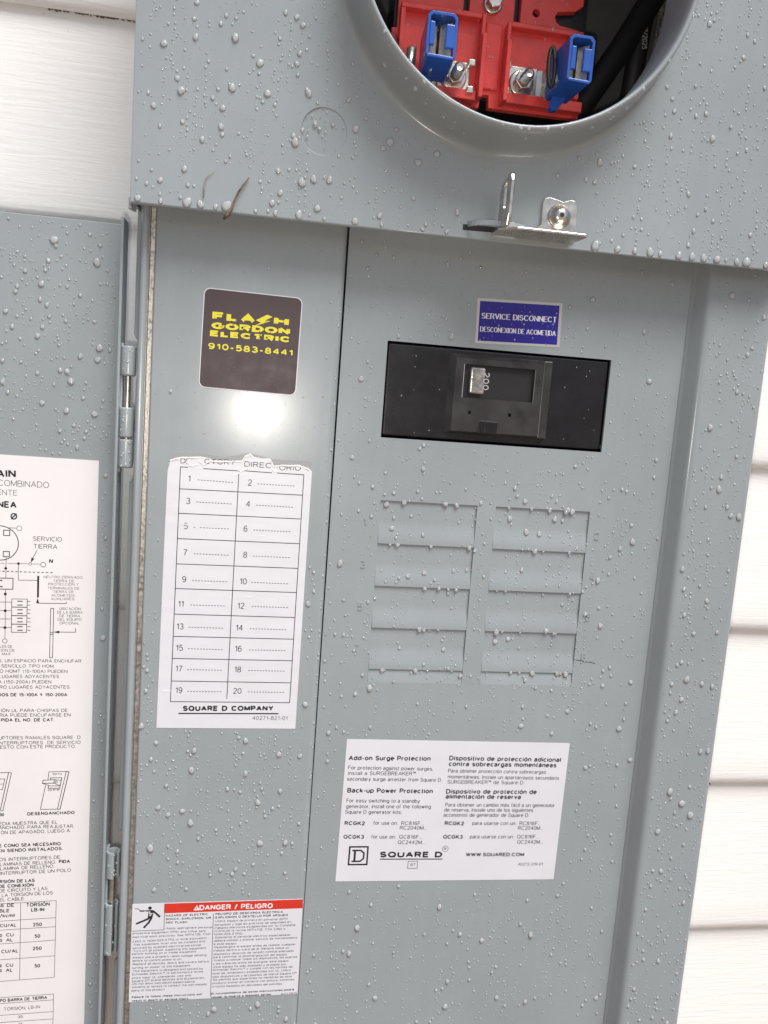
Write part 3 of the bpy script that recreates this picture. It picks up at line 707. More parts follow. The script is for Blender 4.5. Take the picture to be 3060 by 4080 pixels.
def ribbon(g, pts, wa, wb, y, thick=0.0):
    """a pen line along (x, z) points; wa / wb are the pen widths across and along"""
    closed = len(pts) > 3 and abs(pts[0][0] - pts[-1][0]) < 1e-6 and abs(pts[0][1] - pts[-1][1]) < 1e-6
    P = [Vector(p) for p in pts]
    if not closed:                 # break the pen line where it doubles back
        for k in range(1, len(P) - 1):
            a, b = P[k] - P[k - 1], P[k + 1] - P[k]
            if a.length and b.length and a.normalized().dot(b.normalized()) < -.35:
                ribbon(g, pts[:k + 1], wa, wb, y, thick)
                ribbon(g, pts[k:], wa, wb, y - .0015, thick)
                return
    if closed: P = P[:-1]
    n = len(P)
    Lp, Rp = [], []
    for k in range(n):
        a = P[k] - P[k - 1] if (k or closed) else None
        b = P[(k + 1) % n] - P[k] if (k < n - 1 or closed) else None
        a = a if a is not None else b
        b = b if b is not None else a
        a = a.normalized() if a.length else Vector((1, 0))
        b = b.normalized() if b.length else a
        na, nb = Vector((-a.y, a.x)), Vector((-b.y, b.x))
        ha = 0.5 * math.hypot(na.x * wa, na.y * wb)
        hb = 0.5 * math.hypot(nb.x * wa, nb.y * wb)
        det = na.x * nb.y - na.y * nb.x
        if abs(det) > 0.08:            # where the two edge lines meet, cut back at sharp corners
            d = Vector(((ha * nb.y - hb * na.y) / det, (hb * na.x - ha * nb.x) / det))
        else:
            m = na + nb
            d = (m.normalized() if m.length > 1e-6 else na) * (ha + hb) / 2
        lim = 1.55 * max(ha, hb)
        if d.length > lim: d = d * (lim / d.length)
        Lp.append(P[k] + d)
        Rp.append(P[k] - d)
    for k in range(n if closed else n - 1):
        j = (k + 1) % n
        q = [Lp[k], Lp[j], Rp[j], Rp[k]]
        if thick:
            g.prism([(p.x, p.y) for p in q], y - thick, y + 0.05)
        else:
            g.face([(p.x, y, p.y) for p in q])

def write(g, text, x, z, width, ang, cap, wt, y, serif=False, gap=0.13, slant=0.0, thick=0.0, vert=False):
    """set one line of text with its lower left corner at (x, z), fitted to width"""
    heavy = wt > .3
    pen = wt * cap * 1.12
    px, pz = (cap * .57, cap * .29) if heavy else (pen, pen * .92)
    adv, tot = [], 0.0
    gap = .37 if heavy else gap + wt * 0.85
    for c in text:
        adv.append(tot)
        tot += GL.get(c, GL[' '])[0] + gap
    tot = max(tot - gap, 0.02)
    sx = max(width - px, 0.01) / tot if width else cap * 0.95
    ca, sa = math.cos(R(ang)), math.sin(R(ang))
    def put(u, v):
        a = px / 2 + u * sx
        b = pz / 2 + v * (cap - pz)
        a += slant * b
        return (x + a * ca - b * sa, z + a * sa + b * ca)
    k = 0
    for c, a0 in zip(text, adv):
        for s in GL.get(c, GL[' '])[1]:
            pts = [put(a0 + u, v) for u, v in s]
            if c in '.•:' and len(s) == 2:
                ribbon(g, pts, pen * (1.6 if c == '•' else 1.15), pen, y - 0.004 * (k % 4), thick)
            elif serif:
                ribbon(g, pts, pen * 1.25, pen * 0.5, y - 0.004 * (k % 4), thick)
                if len(s) > 1 and s[0] != s[-1] and c not in 'CSO':
                    for e in (s[0], s[-1]):
                        if e[1] in (0, 1) and not (c in 'ET' and len(s) == 2 and s[0][1] == s[1][1]):
                            q = 0.11
                            ribbon(g, [put(a0 + e[0] - q, e[1]), put(a0 + e[0] + q, e[1])], pen * .5, pen * .5, y - 0.004 * (k % 4) - .001, thick)
            else:
                ribbon(g, pts, px, pz, y - 0.004 * (k % 4), thick)
            k += 1

def print_rows(name, rows, y, m, parent, pick=None, serif=False):
    """each printed line is a part of its own"""
    o = None
    for i, (t, x, z, w, a, cap, wt) in enumerate(rows):
        if pick is None or pick(i, t):
            g = Geo()
            write(g, t, x, z, w, a, cap, wt, y, serif)
            o = g.build(name, m, parent)
    return o

# ================================================================ the setting
GZ = -1250.0
g = Geo()
g.face([(-30000, -30000, GZ), (30000, -30000, GZ), (30000, 2000, GZ), (-30000, 2000, GZ)])
tag(g.build('ground', M_GROUND), None, None, kind='structure')

wall = thing('house_wall', 'house wall of white embossed vinyl siding behind the grey panel', 'wall', (46, 104, GZ))
# one course: hidden lock, rounded butt that hangs over the course below, face leaning back to the top
COURSE = 126.9
def course_profile(z):
    p = [(105.6, z + 3.0), (104.0, z + 0.6), (102.3, z), (100.6, z + 0.8), (99.1, z + 3.0), (98.3, z + 6.0), (98.0, z + 9.5)]
    p += [(98.0 + 7.5 * t, z + 9.5 + (COURSE - 4.0) * t) for t in (0.12, 0.3, 0.5, 0.7, 0.9, 1.0)]
    return p
board_mesh = None
for k in range(-9, 9):
    z = 28.6 + COURSE * k
    if board_mesh is None:
        b = Geo().sweep_x(course_profile(z), -1150, 1250).build('siding_board', M_SIDING, wall, smooth=True)
        board_mesh, z_first = b.data, z
    else:
        b = bpy.data.objects.new('siding_board', board_mesh)
        COL.objects.link(b)
        b.parent = wall
        b.location = (0, 0, (z - z_first) * MM)
g = Geo()
g.box(-1150, 1250, 106.6, 115, GZ, 1400)
g.build('sheathing', M_DARK, wall)
# grime caught along the laps beside the panel
for (xa, xb, z, n) in ((-215, -146, 284.6, 170), (-200, -142, 157.8, 14), (226, 300, 28.0, 24), (226, 300, -225.5, 10), (240, 300, -352.0, 8)):
    g = Geo()
    for i in range(n):
        x = rnd.uniform(xa, xb)
        w, h = rnd.uniform(.4, 2.4), rnd.uniform(.2, .8)
        zz = z - rnd.uniform(0.0, 2.2)
        y = 104.6 - rnd.uniform(0, .5)
        g.prism([(x, zz), (x + w * .5, zz - h * .6), (x + w, zz - h * .2), (x + w * .9, zz + h * .5), (x + w * .3, zz + h * .6)], y - .5, y + 1.0)
    o = g.build('lap_grime', M_GRIME, wall)
    o['kind'] = 'stuff'

# ================================================================ the electrical panel
panel = thing('electrical_panel', 'grey painted steel breaker panel with its deadfront exposed, fixed on white siding', 'electrical panel', (43, 100, -440))
ZB, ZT = -440.0, 150.0
HX, HZ = 47.5, 281.5                           # centre of the meter opening
g = Geo()
g.box(-140.6, 225.0, 95.5, 97.0, ZB, 430)            # back sheet
g.box(-140.6, 225.0, -8, 95.5, ZB - 1.5, ZB)         # bottom
g.build('enclosure_back', M_PAINT, panel)
# left wall: a rolled bead along its front edge
pr = [(-136.0, 95.5), (-137.4, 95.5), (-137.5, -6.0)]
pr += [(-135.45 + 2.05 * math.cos(R(a)), -7.8 + 2.2 * math.sin(R(a))) for a in range(180, 361, 18)]
pr += [(-133.5, -1.5), (-134.6, -1.0), (-135.2, -4.5), (-136.0, -5.0)]
Geo().sweep_z(pr, ZB, ZT + 8, closed=True).build('left_wall', M_PAINT, panel, bevel=.25)
# narrow flange left of the bead, let out for the hinges
for z0, z1 in ((ZB, -285), (-205, 5), (79.0, ZT + 6)):
    g = Geo()
    x1 = -137.55
    g.prism([(x1, z0), (x1, z1), (x1 - 3.4, z1 - (0 if z1 > 140 else 2.5)), (x1 - 3.4, z0 + 4.0), (x1 - 2.4, z0 + 1.2)], 1.2, 3.0)
    g.build('hinge_flange', M_PAINT, panel, bevel=.3)
# bare galvanised gasket strip beside the trim, in two lengths
Geo().box(-133.45, -130.9, -2.6, 0.5, -292.6, ZT + 6).build('bare_metal_strip', M_GALV, panel, bevel=.25)
Geo().box(-133.45, -130.9, -2.2, 0.5, ZB, -293.6).build('bare_metal_strip', M_GALV, panel, bevel=.25)
# left trim: flat pan standing 6 mm proud, both long edges turned back
pr = [(-130.7, 3.0), (-130.7, -4.9), (-130.4, -5.7), (-129.6, -6.0), (-33.0, -6.0)]
pr += [(-33.0 + 3.4 * math.sin(R(a)), -6.0 + 3.4 * (1 - math.cos(R(a)))) for a in (15, 30, 45, 60, 75, 90)]
pr += [(-29.6, 0.4)]
lt = Geo().sweep_z(pr, ZB, ZT + 8).build('left_trim', M_PAINT, panel, smooth=True)
for p in lt.data.polygons:
    if p.area > 0.02: p.use_smooth = False
# deadfront with the breaker opening and two columns of knock-outs
BX0, BX1, BZ0, BZ1 = -2.6, 131.5, 36.2, 90.8
CL = ((0.0, 58.0), (69.4, 128.3))
dead = plate('deadfront', [(-29.35, ZB), (176.2, ZB), (176.2, ZT + 8), (-28.2, ZT + 8)], [rect(BX0, BX1, BZ0, BZ1)] + [rect(a, b, -110.0, 0.0) for a, b in CL], 0.0, 1.6, M_PAINT, panel)
TW = 25.4
def tw_depth(t):           # depth below the deadfront, t runs from the top of a knock-out to its foot
    u = min(1.0, max(0.0, (t - .45) / .5))
    return 1.15 - 1.15 * u * u * (3 - 2 * u)
for a, b in CL:
    for k in range(4):
        zt = -TW * k - 0.05
        pr = [(2.6, zt)] + [(tw_depth(t), zt - t * (TW - .1)) for t in (0, .2, .4, .45, .5, .55, .6, .65, .7, .75, .8, .85, .9, .95, 1.0)] + [(2.6, zt - TW + .1)]
        Geo().sweep_x(pr, a + .15, b - .15, closed=True).build('breaker_knockout', M_PAINT, dead)
    pr = [(2.6, -101.65)] + [(1.15 - 1.15 * t ** .8, -101.65 - 8.3 * t) for t in (0, .15, .3, .5, .7, .85, 1.0)] + [(2.6, -109.98)]
    Geo().sweep_x(pr, a + .15, b - .15, closed=True).build('end_ramp', M_PAINT, dead)
for i in range(4):          # embossed circuit numbers
    for t, x, z in ((str(2 * i + 1), -9.3, -15.2 - TW * i), (str(2 * i + 2), 132.6, -17.0 - TW * i)):
        g = Geo()
        write(g, t, x, z, 0, 0, 5.0, .17, 0.0, thick=.4)
        g.build('embossed_number', M_PAINT, dead)
# right flange: rises 10 mm from the deadfront, then turns back as the side wall
pr = [(174.8, 0.9), (176.25, 0.9), (176.3, 0.0), (177.4, -0.6), (178.2, -1.8), (181.6, -7.6), (182.6, -9.0), (184.0, -9.8), (186.0, -10.0), (221.6, -10.0), (223.4, -9.6), (224.6, -8.4), (225.0, -6.6), (225.0, 95.5)]
g = Geo().sweep_z(pr, ZB, ZT + 16)
fl = g.build('right_flange', M_PAINT, panel, smooth=True)
for p in fl.data.polygons:
    if p.area > 0.02: p.use_smooth = False
g = Geo()
g.box(-140.6, 225.0, 1.7, 95.4, ZT + 8.2, ZT + 10)
g.build('divider_shelf', M_PAINT, panel)
# small screw under the cover lip, a scratch by the number 8
g = Geo().lathe_y(47.5, 135.9, [(0, -.5), (.5, -.45), (.8, -.1), (.8, .3)], 12)
g.build('small_screw', M_STEEL, dead, smooth=True)
g = Geo()
ribbon(g, [(129.5, -93.2), (132.5, -93.3), (136.0, -94.1), (139.5, -94.2), (142.4, -95.0)], .38, .38, -.06)
g.build('dark_scratch', M_INK, dead)

# ---------------------------------------------------------------- main breaker
brk = thing('main_breaker', 'black main circuit breaker switched off, set into the deadfront opening', 'circuit breaker', (64, 30, 36))
Geo().box(-1.9, 130.8, 1.4, 60, 37.4, 90.0).build('breaker_body', M_BLACK, brk, bevel=1.2, seg=3)
g = Geo()
P0, P1 = (34.2, 95.3, 41.4, 87.0), (37.6, 92.2, 43.0, 84.6)
a = [(P0[0], 1.35, P0[2]), (P0[1], 1.35, P0[2]), (P0[1], 1.35, P0[3]), (P0[0], 1.35, P0[3])]
b = [(P1[0], -1.6, P1[2]), (P1[1], -1.6, P1[2]), (P1[1], -1.6, P1[3]), (P1[0], -1.6, P1[3])]
for k in range(4): g.face([a[k], a[(k + 1) % 4], b[(k + 1) % 4], b[k]])
g.build('raised_bezel', M_BLACK2, brk)
WX0, WX1, WZ0, WZ1 = 42.6, 85.2, 62.4, 81.4
plate('bezel_face', rect(P1[0], P1[1], P1[2], P1[3]), [rect(WX0, WX1, WZ0, WZ1), circle(47.8, 54.1, 1.1, 14), circle(71.9, 54.2, 1.1, 14)], -1.6, 1.2, M_BLACK2, brk)
g = Geo()
g.face([(WX0 - .5, 1.0, WZ0 - .5), (WX1 + .5, 1.0, WZ0 - .5), (WX1 + .5, 1.0, WZ1 + .5), (WX0 - .5, 1.0, WZ1 + .5)])
g.build('slider_window', M_DARK, brk)
h = Geo().box(46.4, 55.2, -2.6, .9, 65.0, 80.0).build('toggle_handle', M_HANDLE, brk, bevel=1.1, seg=3)
g = Geo()
write(g, '200', 54.0, 77.6, 10.2, -90, 3.6, .16, -2.66)
g.build('rating_number', M_SILVER, h)
g = Geo()
ribbon(g, [(WX0, WZ0), (WX0, WZ1)], .3, .3, -1.66)
g.build('window_edge_line', M_SILVER, brk)  # thin pale line laid along the window edge
g = Geo()
ribbon(g, [(WX1, WZ0), (WX1, WZ1)], .35, .35, -1.66)
g.build('window_edge_line', M_SCUFF, brk)
g = Geo()
write(g, 'O/OFF', 41.4, 63.6, 14.6, 90, 2.3, .16, -1.64)
g.build('off_marking', M_INK, brk)
g = Geo()
write(g, '1/ON', 88.4, 67.0, 10.6, 90, 2.3, .16, -1.64)
g.build('on_marking', M_INK, brk)
Geo().box(89.9, 95.0, -1.95, -1.0, 41.8, 86.6).build('polished_strip', M_BLACK2, brk, bevel=.4)
Geo().box(53.7, 57.4, -1.9, -1.0, 42.4, 49.8).build('latch_rib', M_BLACK, brk, bevel=.2)
Geo().box(57.6, 65.2, -1.78, -1.0, 42.4, 49.6).build('latch_tab', M_BLACK, brk, bevel=.2)

# ---------------------------------------------------------------- stickers on the panel
def sheet(poly, y, t, name, m, parent):
    return Geo().prism(poly, y - t, y + .02).build(name, m, parent)
# dark contractor's sticker
st = thing('contractor_sticker', 'square plum black sticker with yellow lettering and lightning bolt', 'sticker', (-78.5, -6, 57))
SA = -.9
sheet(rrect(-78.5, 82.9, 52.6, 52.9, 3.4, SA), -6.0, .14, 'white_border', M_PAPER, st)
sheet(rrect(-78.5, 82.9, 51.7, 52.0, 3.1, SA), -6.15, .06, 'sticker_face', M_STICKER, st)
txt = print_rows('text_line', P_flash, -6.24, M_YELLOW, st, lambda i, t: i < 4)
print_rows('phone_number', P_flash, -6.24, M_YELLOW, st, lambda i, t: i == 4)
g = Geo()
bolt = [(-70.5, 98.39), (-67.52, 97.45), (-71.31, 95.28), (-68.51, 95.09), (-78.4, 91.18), (-73.58, 93.92), (-76.45, 94.88)]
for tri in ((0, 1, 2), (0, 2, 5), (0, 5, 6), (2, 3, 5), (3, 4, 5)):
    g.face([(bolt[i][0], -6.26, bolt[i][1]) for i in tri])
g.build('lightning_bolt', M_YELLOW, st)
g = Geo()               # cracks in the lettering
for i in range(26):
    x, z = rnd.uniform(-102, -57), rnd.uniform(83, 98)
    pts = [(x, z)]
    for j in range(4):
        pts.append((pts[-1][0] + rnd.uniform(-.9, 1.0), pts[-1][1] - rnd.uniform(.3, 1.1)))
    ribbon(g, pts, .16, .16, -6.275 - .001 * (i % 3))
g.build('print_cracks', M_STICKER, st)
g = Geo()               # pale scuffs low on the sticker
for i in range(120):
    cx, cz = rnd.choice(((-90, 70), (-66, 65), (-66, 79), (-84, 67), (-70, 90)))
    x, z = rnd.gauss(cx, 4), rnd.gauss(cz, 2.5)
    if abs(x + 78.5) < 25 and 58 < z < 108:
        ribbon(g, [(x, z), (x + rnd.uniform(-.8, .8), z + rnd.uniform(-.5, .5))], .13, .13, -6.225)
g.build('scuff_marks', M_SCUFF, st)

# circuit directory with a torn top edge
dl = thing('circuit_directory', 'white circuit directory label of numbered blank rows with a torn top edge', 'label', (-81, -6, -137))
tear = [(-41.6, -136.9), (-41.1, 14.7), (-42.6, 16.1), (-45.5, 17.2), (-48.6, 18.1), (-53, 17.6), (-58.0, 17.5), (-62.4, 16.6), (-63.4, 18.6), (-64.6, 20.6), (-69, 20.3), (-73.7, 20.9), (-75.8, 22.8), (-78.6, 21.2), (-80.2, 18.5), (-87, 18.0), (-95.1, 17.6), (-98.6, 18.8), (-102.6, 19.3), (-108, 18.7), (-113.3, 18.4), (-118.6, 16.6), (-119.8, 10.2), (-120.2, -40), (-120.6, -137.2)]
plate('label_sheet', tear, [], -6.16, .14, M_WRINKLE, dl)
plate('adhesive_film', [(-41.5, 15), (-41.4, 20.9), (-50, 20.5), (-63.5, 20.4), (-76.4, 23.1), (-89.5, 19.9), (-104.4, 21.6), (-117.7, 21.0), (-118.6, 17)], [], -6.06, .05, M_FILM, dl)
g = Geo()               # curled torn paper along the tear
def curl(pts, w, y0=-6.2):
    for (x0, z0), (x1, z1) in zip(pts[:-1], pts[1:]):
        n = 3
        for k in range(n):
            ta, tb = k / n, (k + 1) / n
            A, B = (x0 + (x1 - x0) * ta, z0 + (z1 - z0) * ta), (x0 + (x1 - x0) * tb, z0 + (z1 - z0) * tb)
            wa, wb = w * rnd.uniform(.25, .85), w * rnd.uniform(.25, .85)
            g.face([(A[0], y0, A[1]), (B[0], y0, B[1]), (B[0] + rnd.uniform(-.4, .4), y0 - rnd.uniform(.1, .4), B[1] - wb * .5), (B[0], y0 - .08, B[1] - wb), (A[0], y0 - .08, A[1] - wa), (A[0] + rnd.uniform(-.4, .4), y0 - rnd.uniform(.1, .4), A[1] - wa * .5)])
curl([(-119.4, 11), (-118.6, 16.4), (-113.3, 18.2), (-102.6, 19.0)], 1.7)
curl([(-103.5, 17.2), (-100.5, 15.0), (-97.5, 17.4), (-95.1, 17.4), (-80.2, 18.2)], 1.3)
curl([(-80.2, 18.2), (-78.6, 21.0), (-75.8, 22.6), (-73.7, 20.7)], 2.0)
curl([(-75.5, 20.5), (-76.5, 15.0), (-83.5, 10.5)], 1.2)
curl([(-64.6, 20.2), (-62.4, 16.4), (-58.0, 17.3), (-48.6, 17.9), (-42.6, 15.9)], 1.5)
curl([(-63.5, 15.5), (-60.5, 12.5)], 1.6)
curl([(-110.5, 16.6), (-107.0, 14.0), (-103.5, 15.6)], 1.6)
g.build('torn_paper_curls', M_TORN, dl)
for i in range(34):         # creases where the label was rubbed down
    if i < 16: x, z, L_, hgt = rnd.uniform(-119.5, -115.5), rnd.uniform(-134, 8), rnd.uniform(2.5, 5.5), rnd.uniform(.16, .34)
    else: x, z, L_, hgt = rnd.uniform(-111, -47), rnd.uniform(-118, 10), rnd.uniform(1.2, 3.2), rnd.uniform(.06, .14)
    g = Geo()
    sl = rnd.uniform(-.12, .12)
    pts = [(t, math.sqrt(max(0, 1 - t * t))) for t in (-1, -.7, -.35, 0, .35, .7, 1)]
    top = [(x + L_ * t, -6.15 - hgt * q, z + sl * L_ * t) for t, q in pts]
    up = [(x + L_ * t, -6.15, z + sl * L_ * t + .75 * q) for t, q in pts]
    dn = [(x + L_ * t, -6.15, z + sl * L_ * t - .95 * q) for t, q in pts]
    for k in range(6):
        g.face([up[k], up[k + 1], top[k + 1], top[k]])
        g.face([top[k], top[k + 1], dn[k + 1], dn[k]])
    if x - L_ > -120.2: g.build('paper_crease', M_WRINKLE, dl, smooth=True)
g = Geo()
w = .42
ys = -6.2
rows_z = [0.9, -12.7, -26.9, -41.2, -55.3, -70.0, -82.9, -95.8, -109.1]
for i, z in enumerate(rows_z): ribbon(g, [(-113.1, z - .1), (-45.6, z + .15)], w, w, ys)
ribbon(g, [(-113.4, -121.4), (-45.8, -121.0)], w, w, ys)
ribbon(g, [(-113.0, 12.9), (-109.0, 12.9)], w, w, ys)
ribbon(g, [(-100.8, 12.7), (-82, 12.6)], w, w, ys)
ribbon(g, [(-79.5, 12.9), (-63.2, 12.6)], w, w, ys)
ribbon(g, [(-61.2, 12.7), (-45.5, 12.6)], w, w, ys)
ribbon(g, [(-113.0, 12.9), (-113.4, -121.4)], w, w, ys - .003)
ribbon(g, [(-45.5, 12.6), (-45.8, -121.0)], w, w, ys - .003)
ribbon(g, [(-81.4, 12.6), (-81.9, -119.3)], w, w, ys - .003)
g.build('table_rules', M_INK, dl)
for t, x, z in P_dirnums:
    g = Geo()
    write(g, t, x, z, 0, -.2, 3.55, .10, ys)
    g.build('row_number', M_INK, dl)
for x0, z0, x1, z1 in P_dirdash:
    g = Geo()
    n = 13 if x0 > -80 else 12
    for k in range(n):
        ta, tb = k / n, (k + .62) / n
        ribbon(g, [(x0 + (x1 - x0) * ta, z0 + (z1 - z0) * ta), (x0 + (x1 - x0) * tb, z0 + (z1 - z0) * tb)], .34, .34, ys)
    g.build('dashed_blank', M_INK, dl)
print_rows('torn_heading', P_dirhead, ys, M_GREYINK, dl)
print_rows('company_name', P_dirfoot, ys, M_INK, dl, lambda i, t: i == 0)
print_rows('form_number', P_dirfoot, ys, M_INK, dl, lambda i, t: i == 1)
g = Geo()
ribbon(g, [(-108.7, -128.4), (-51.9, -127.8)], .75, .75, ys)
g.build('heavy_underline', M_INK, dl)

# surge-protection leaflet label
sl = thing('surge_protection_label', 'white bilingual label on surge and back-up power protection with small print', 'label', (60, 0, -239))
sheet(rrect(60.3, -192.6, 141.3, 92.2, .3, -.63, 2), 0.0, .15, 'label_sheet', M_PAPER, sl)
ys = -.19
bold = lambda i, t: P_surge[i][6] > .15
print_rows('text_line', P_surge, ys, M_INK, sl, lambda i, t: bold(i, t) and t != 'SQUARE D')
print_rows('text_line', P_surge, ys, M_INK, sl, lambda i, t: not bold(i, t))
print_rows('company_wordmark', P_surge, ys, M_INK, sl, lambda i, t: t == 'SQUARE D')
g = Geo()
ribbon(g, [(15.9, -223.6), (55.7, -224.2)], .65, .65, ys)
ribbon(g, E(56.9, -217.3, 1.9, 1.9, 0, 360, 16), .25, .25, ys)
write(g, 'R', 56.25, -218.1, 1.3, 0, 1.7, .16, ys)
ribbon(g, [(33.9, -225.3), (39.9, -225.3), (39.9, -230.2), (33.9, -230.2), (33.9, -225.3)], .3, .3, ys)
g.build('trademark_and_box', M_INK, sl)
g = Geo()               # square logo holding a slab letter
ribbon(g, [(-3.4, -215.2), (7.9, -215.3), (7.9, -227.0), (-3.5, -226.9), (-3.4, -215.2)], 1.0, 1.0, ys)
ribbon(g, [(0.0, -218.0), (0.0, -224.4)], 1.3, 1.3, ys)
ribbon(g, [(-1.7, -217.6), (3.6, -217.6), (5.6, -219.4), (5.6, -222.9), (3.6, -224.8), (-1.8, -224.8)], 1.0, 1.0, ys - .003)
g.build('square_logo', M_INK, sl)

# danger label
dg = thing('danger_label', 'white bilingual danger label with red banner and electric shock figure', 'label', (-80, -6, -310))
sheet([(-130.7, -309.3), (-30.2, -308.4), (-30.7, -245.1), (-130.5, -245.9)], -6.0, .15, 'label_sheet', M_PAPER, dg)
ys = -6.19
g = Geo()
g.face([(-112.1, ys + .02, -252.2), (-30.45, ys + .02, -251.2), (-30.7, ys + .02, -245.3), (-112.1, ys + .02, -246.0)])
bn = g.build('red_banner', M_REDINK, dg)
print_rows('banner_text', P_danger, ys - .01, M_WHITEINK, bn, lambda i, t: i == 0)
g = Geo()
g.face([(-95.3, ys - .01, -250.8), (-91.6, ys - .01, -250.8), (-93.4, ys - .01, -247.4)])
g.build('warning_triangle', M_WHITEINK, bn)
g = Geo()
ribbon(g, [(-93.45, -248.4), (-93.45, -249.7)], .4, .4, ys - .02)
ribbon(g, [(-93.45, -250.1), (-93.45, -250.5)], .4, .4, ys - .02)
g.build('exclamation_mark', M_REDINK, bn)
print_rows('text_line', P_danger, ys, M_INK, dg, lambda i, t: i and P_danger[i][6] > .15)
print_rows('text_line', P_danger, ys, M_INK, dg, lambda i, t: i and P_danger[i][6] < .15)
g = Geo()
ribbon(g, [(-112.1, -246.2), (-111.9, -262.8), (-130.2, -263.1)], .3, .3, ys)
ribbon(g, [(-83.5, -253.3), (-82.9, -307.9)], .3, .3, ys)
g.build('rule_lines', M_INK, dg)
g = Geo()               # falling figure struck by a spark
g.face([(x, ys, z) for x, z in circle(-120.4, -248.6, 1.05, 16)])
g.face([(x, ys, z) for x, z in ((-121.5, -249.9), (-118.6, -249.9), (-118.3, -251.6), (-118.8, -255.2), (-121.5, -255.6), (-121.2, -251.2))])
ribbon(g, [(-118.9, -250.4), (-117.5, -251.4), (-114.4, -254.5)], 1.15, 1.15, ys - .003)
ribbon(g, [(-121.0, -250.5), (-126.2, -250.3)], .85, .85, ys - .003)
ribbon(g, [(-126.0, -250.2), (-127.0, -248.9), (-129.1, -248.8)], .35, .35, ys - .003)
ribbon(g, [(-120.8, -255.2), (-123.6, -256.6), (-128.0, -258.5)], 1.15, 1.15, ys - .004)
ribbon(g, [(-119.3, -255.0), (-120.9, -258.0), (-123.6, -261.2)], 1.15, 1.15, ys - .005)
fig = g.build('shock_figure', M_INK, dg)
g = Geo()
ribbon(g, [(-123.5, -250.6), (-121.6, -251.2), (-120.3, -250.9), (-120.7, -252.2), (-118.9, -252.0), (-120.6, -253.4), (-119.6, -253.5)], .4, .4, ys - .012)
g.build('white_spark', M_WHITEINK, dg)

# service-disconnect label
sv = thing('service_disconnect_label', 'small violet blue service disconnect label with silver border above the breaker', 'label', (73, 0, 94))
sheet([(47.9, 93.6), (98.6, 95.3), (97.9, 120.5), (47.1, 118.9)], 0.0, .2, 'silver_border', M_SILVER, sv)
g = Geo()
g.face([(49.4, -.225, 95.1), (96.9, -.225, 96.7), (96.2, -.225, 119.0), (48.8, -.225, 117.4)])
g.build('blue_field', M_BLUEINK, sv)
print_rows('text_line', P_serv, -.24, M_WHITEINK, sv, serif=True)

# ================================================================ the meter cover with its raised ring
hood = thing('meter_cover', 'wet grey steel meter cover with a round raised opening, overhanging the panel', 'meter cover', (43, -10, 146))
HY = -25.0
KX, KZ = -46.8, 189.9
plate('cover_sheet', [(-140.7, 144.8), (227.0, 146.2), (227.0, 430), (-140.7, 430)], [circle(HX, HZ, 95.0, 96), circle(KX, KZ, 11.5, 64)], HY, 1.8, M_PAINT, hood, round_=.3)
Geo().tube([(-140.3, HY + 1.0, 145.4), (46, HY + 1.0, 146.1), (226.8, HY + 1.0, 146.8)], 1.08, 12).build('bottom_hem', M_PAINT, hood, smooth=True)
g = Geo()
g.box(-140.6, -139.2, HY + 1.6, 96, 146.0, 430)
g.box(225.6, 227.0, HY + 1.6, 96, 147.4, 430)
g.box(-140.6, 227.0, HY + 1.6, 96, 429, 430.4)
g.build('cover_sides', M_PAINT, hood, bevel=.5)
g = Geo().sweep_z([(-141.0, -24.0), (-141.9, -22.5), (-141.2, -18.0), (-139.7, -15.5), (-138.7, -16.2), (-140.2, -20.0), (-140.0, -23.2)], 142.4, 148.0, closed=True)
g.build('corner_lip', M_PAINT, hood, bevel=.3)
prof = [(97.0, HY + .1), (93.8, HY - .1), (92.6, HY - .6), (91.9, HY - 1.6), (91.3, HY - 3.2), (90.7, -31.0), (89.9, -36.0), (89.1, -43.0), (88.5, -48.5), (88.0, -50.8), (87.2, -52.1), (86.2, -52.5), (85.3, -52.0), (84.8, -50.6), (84.6, -46.0), (84.6, -30.0), (85.0, -18.0)]
Geo().lathe_y(HX, HZ, prof, 128).build('meter_ring', M_PAINT, hood, smooth=True)
# half-sheared knockout
g = Geo().lathe_y(KX, KZ, [(0, HY + .6), (13.0, HY + .6), (13.0, HY + 1.7), (0, HY + 1.7)], 64)
g.v = [(x, y - .28 * (x - KX) / 11.45 - .08 * (z - KZ) / 11.45, z) for x, y, z in g.v]
kn = g.build('knockout_disc', M_PAINT, hood, smooth=False)

# sealing hasp under the ring
hasp = thing('sealing_hasp', 'shiny zinc plated sealing hasp screwed to the lower lip of the meter cover', 'hasp', (72, -21, 150))
plate('back_plate', [(60.5, 150.6), (93.4, 151.2), (92.6, 169.0), (91.0, 171.6), (88.5, 171.9), (84.5, 170.4), (80.5, 171.4), (76.5, 172.1), (74.0, 171.2), (73.0, 168.8), (73.2, 157.6), (71.0, 155.4), (60.5, 154.8)], [], -21.9, 1.6, M_STEEL, hasp, round_=.4)
g = Geo()
g.prism([(46.5, -21.2), (91.5, -21.2), (93.2, -38.6), (92.0, -40.2), (55.0, -40.2), (50.5, -36.0), (46.5, -33.0)], 0, 1)
v = [(x, z, 149.4 + y * 1.5) for x, y, z in g.v]
link_mesh('bottom_flange', v, g.f, M_STEEL, hasp, bevel=.35)
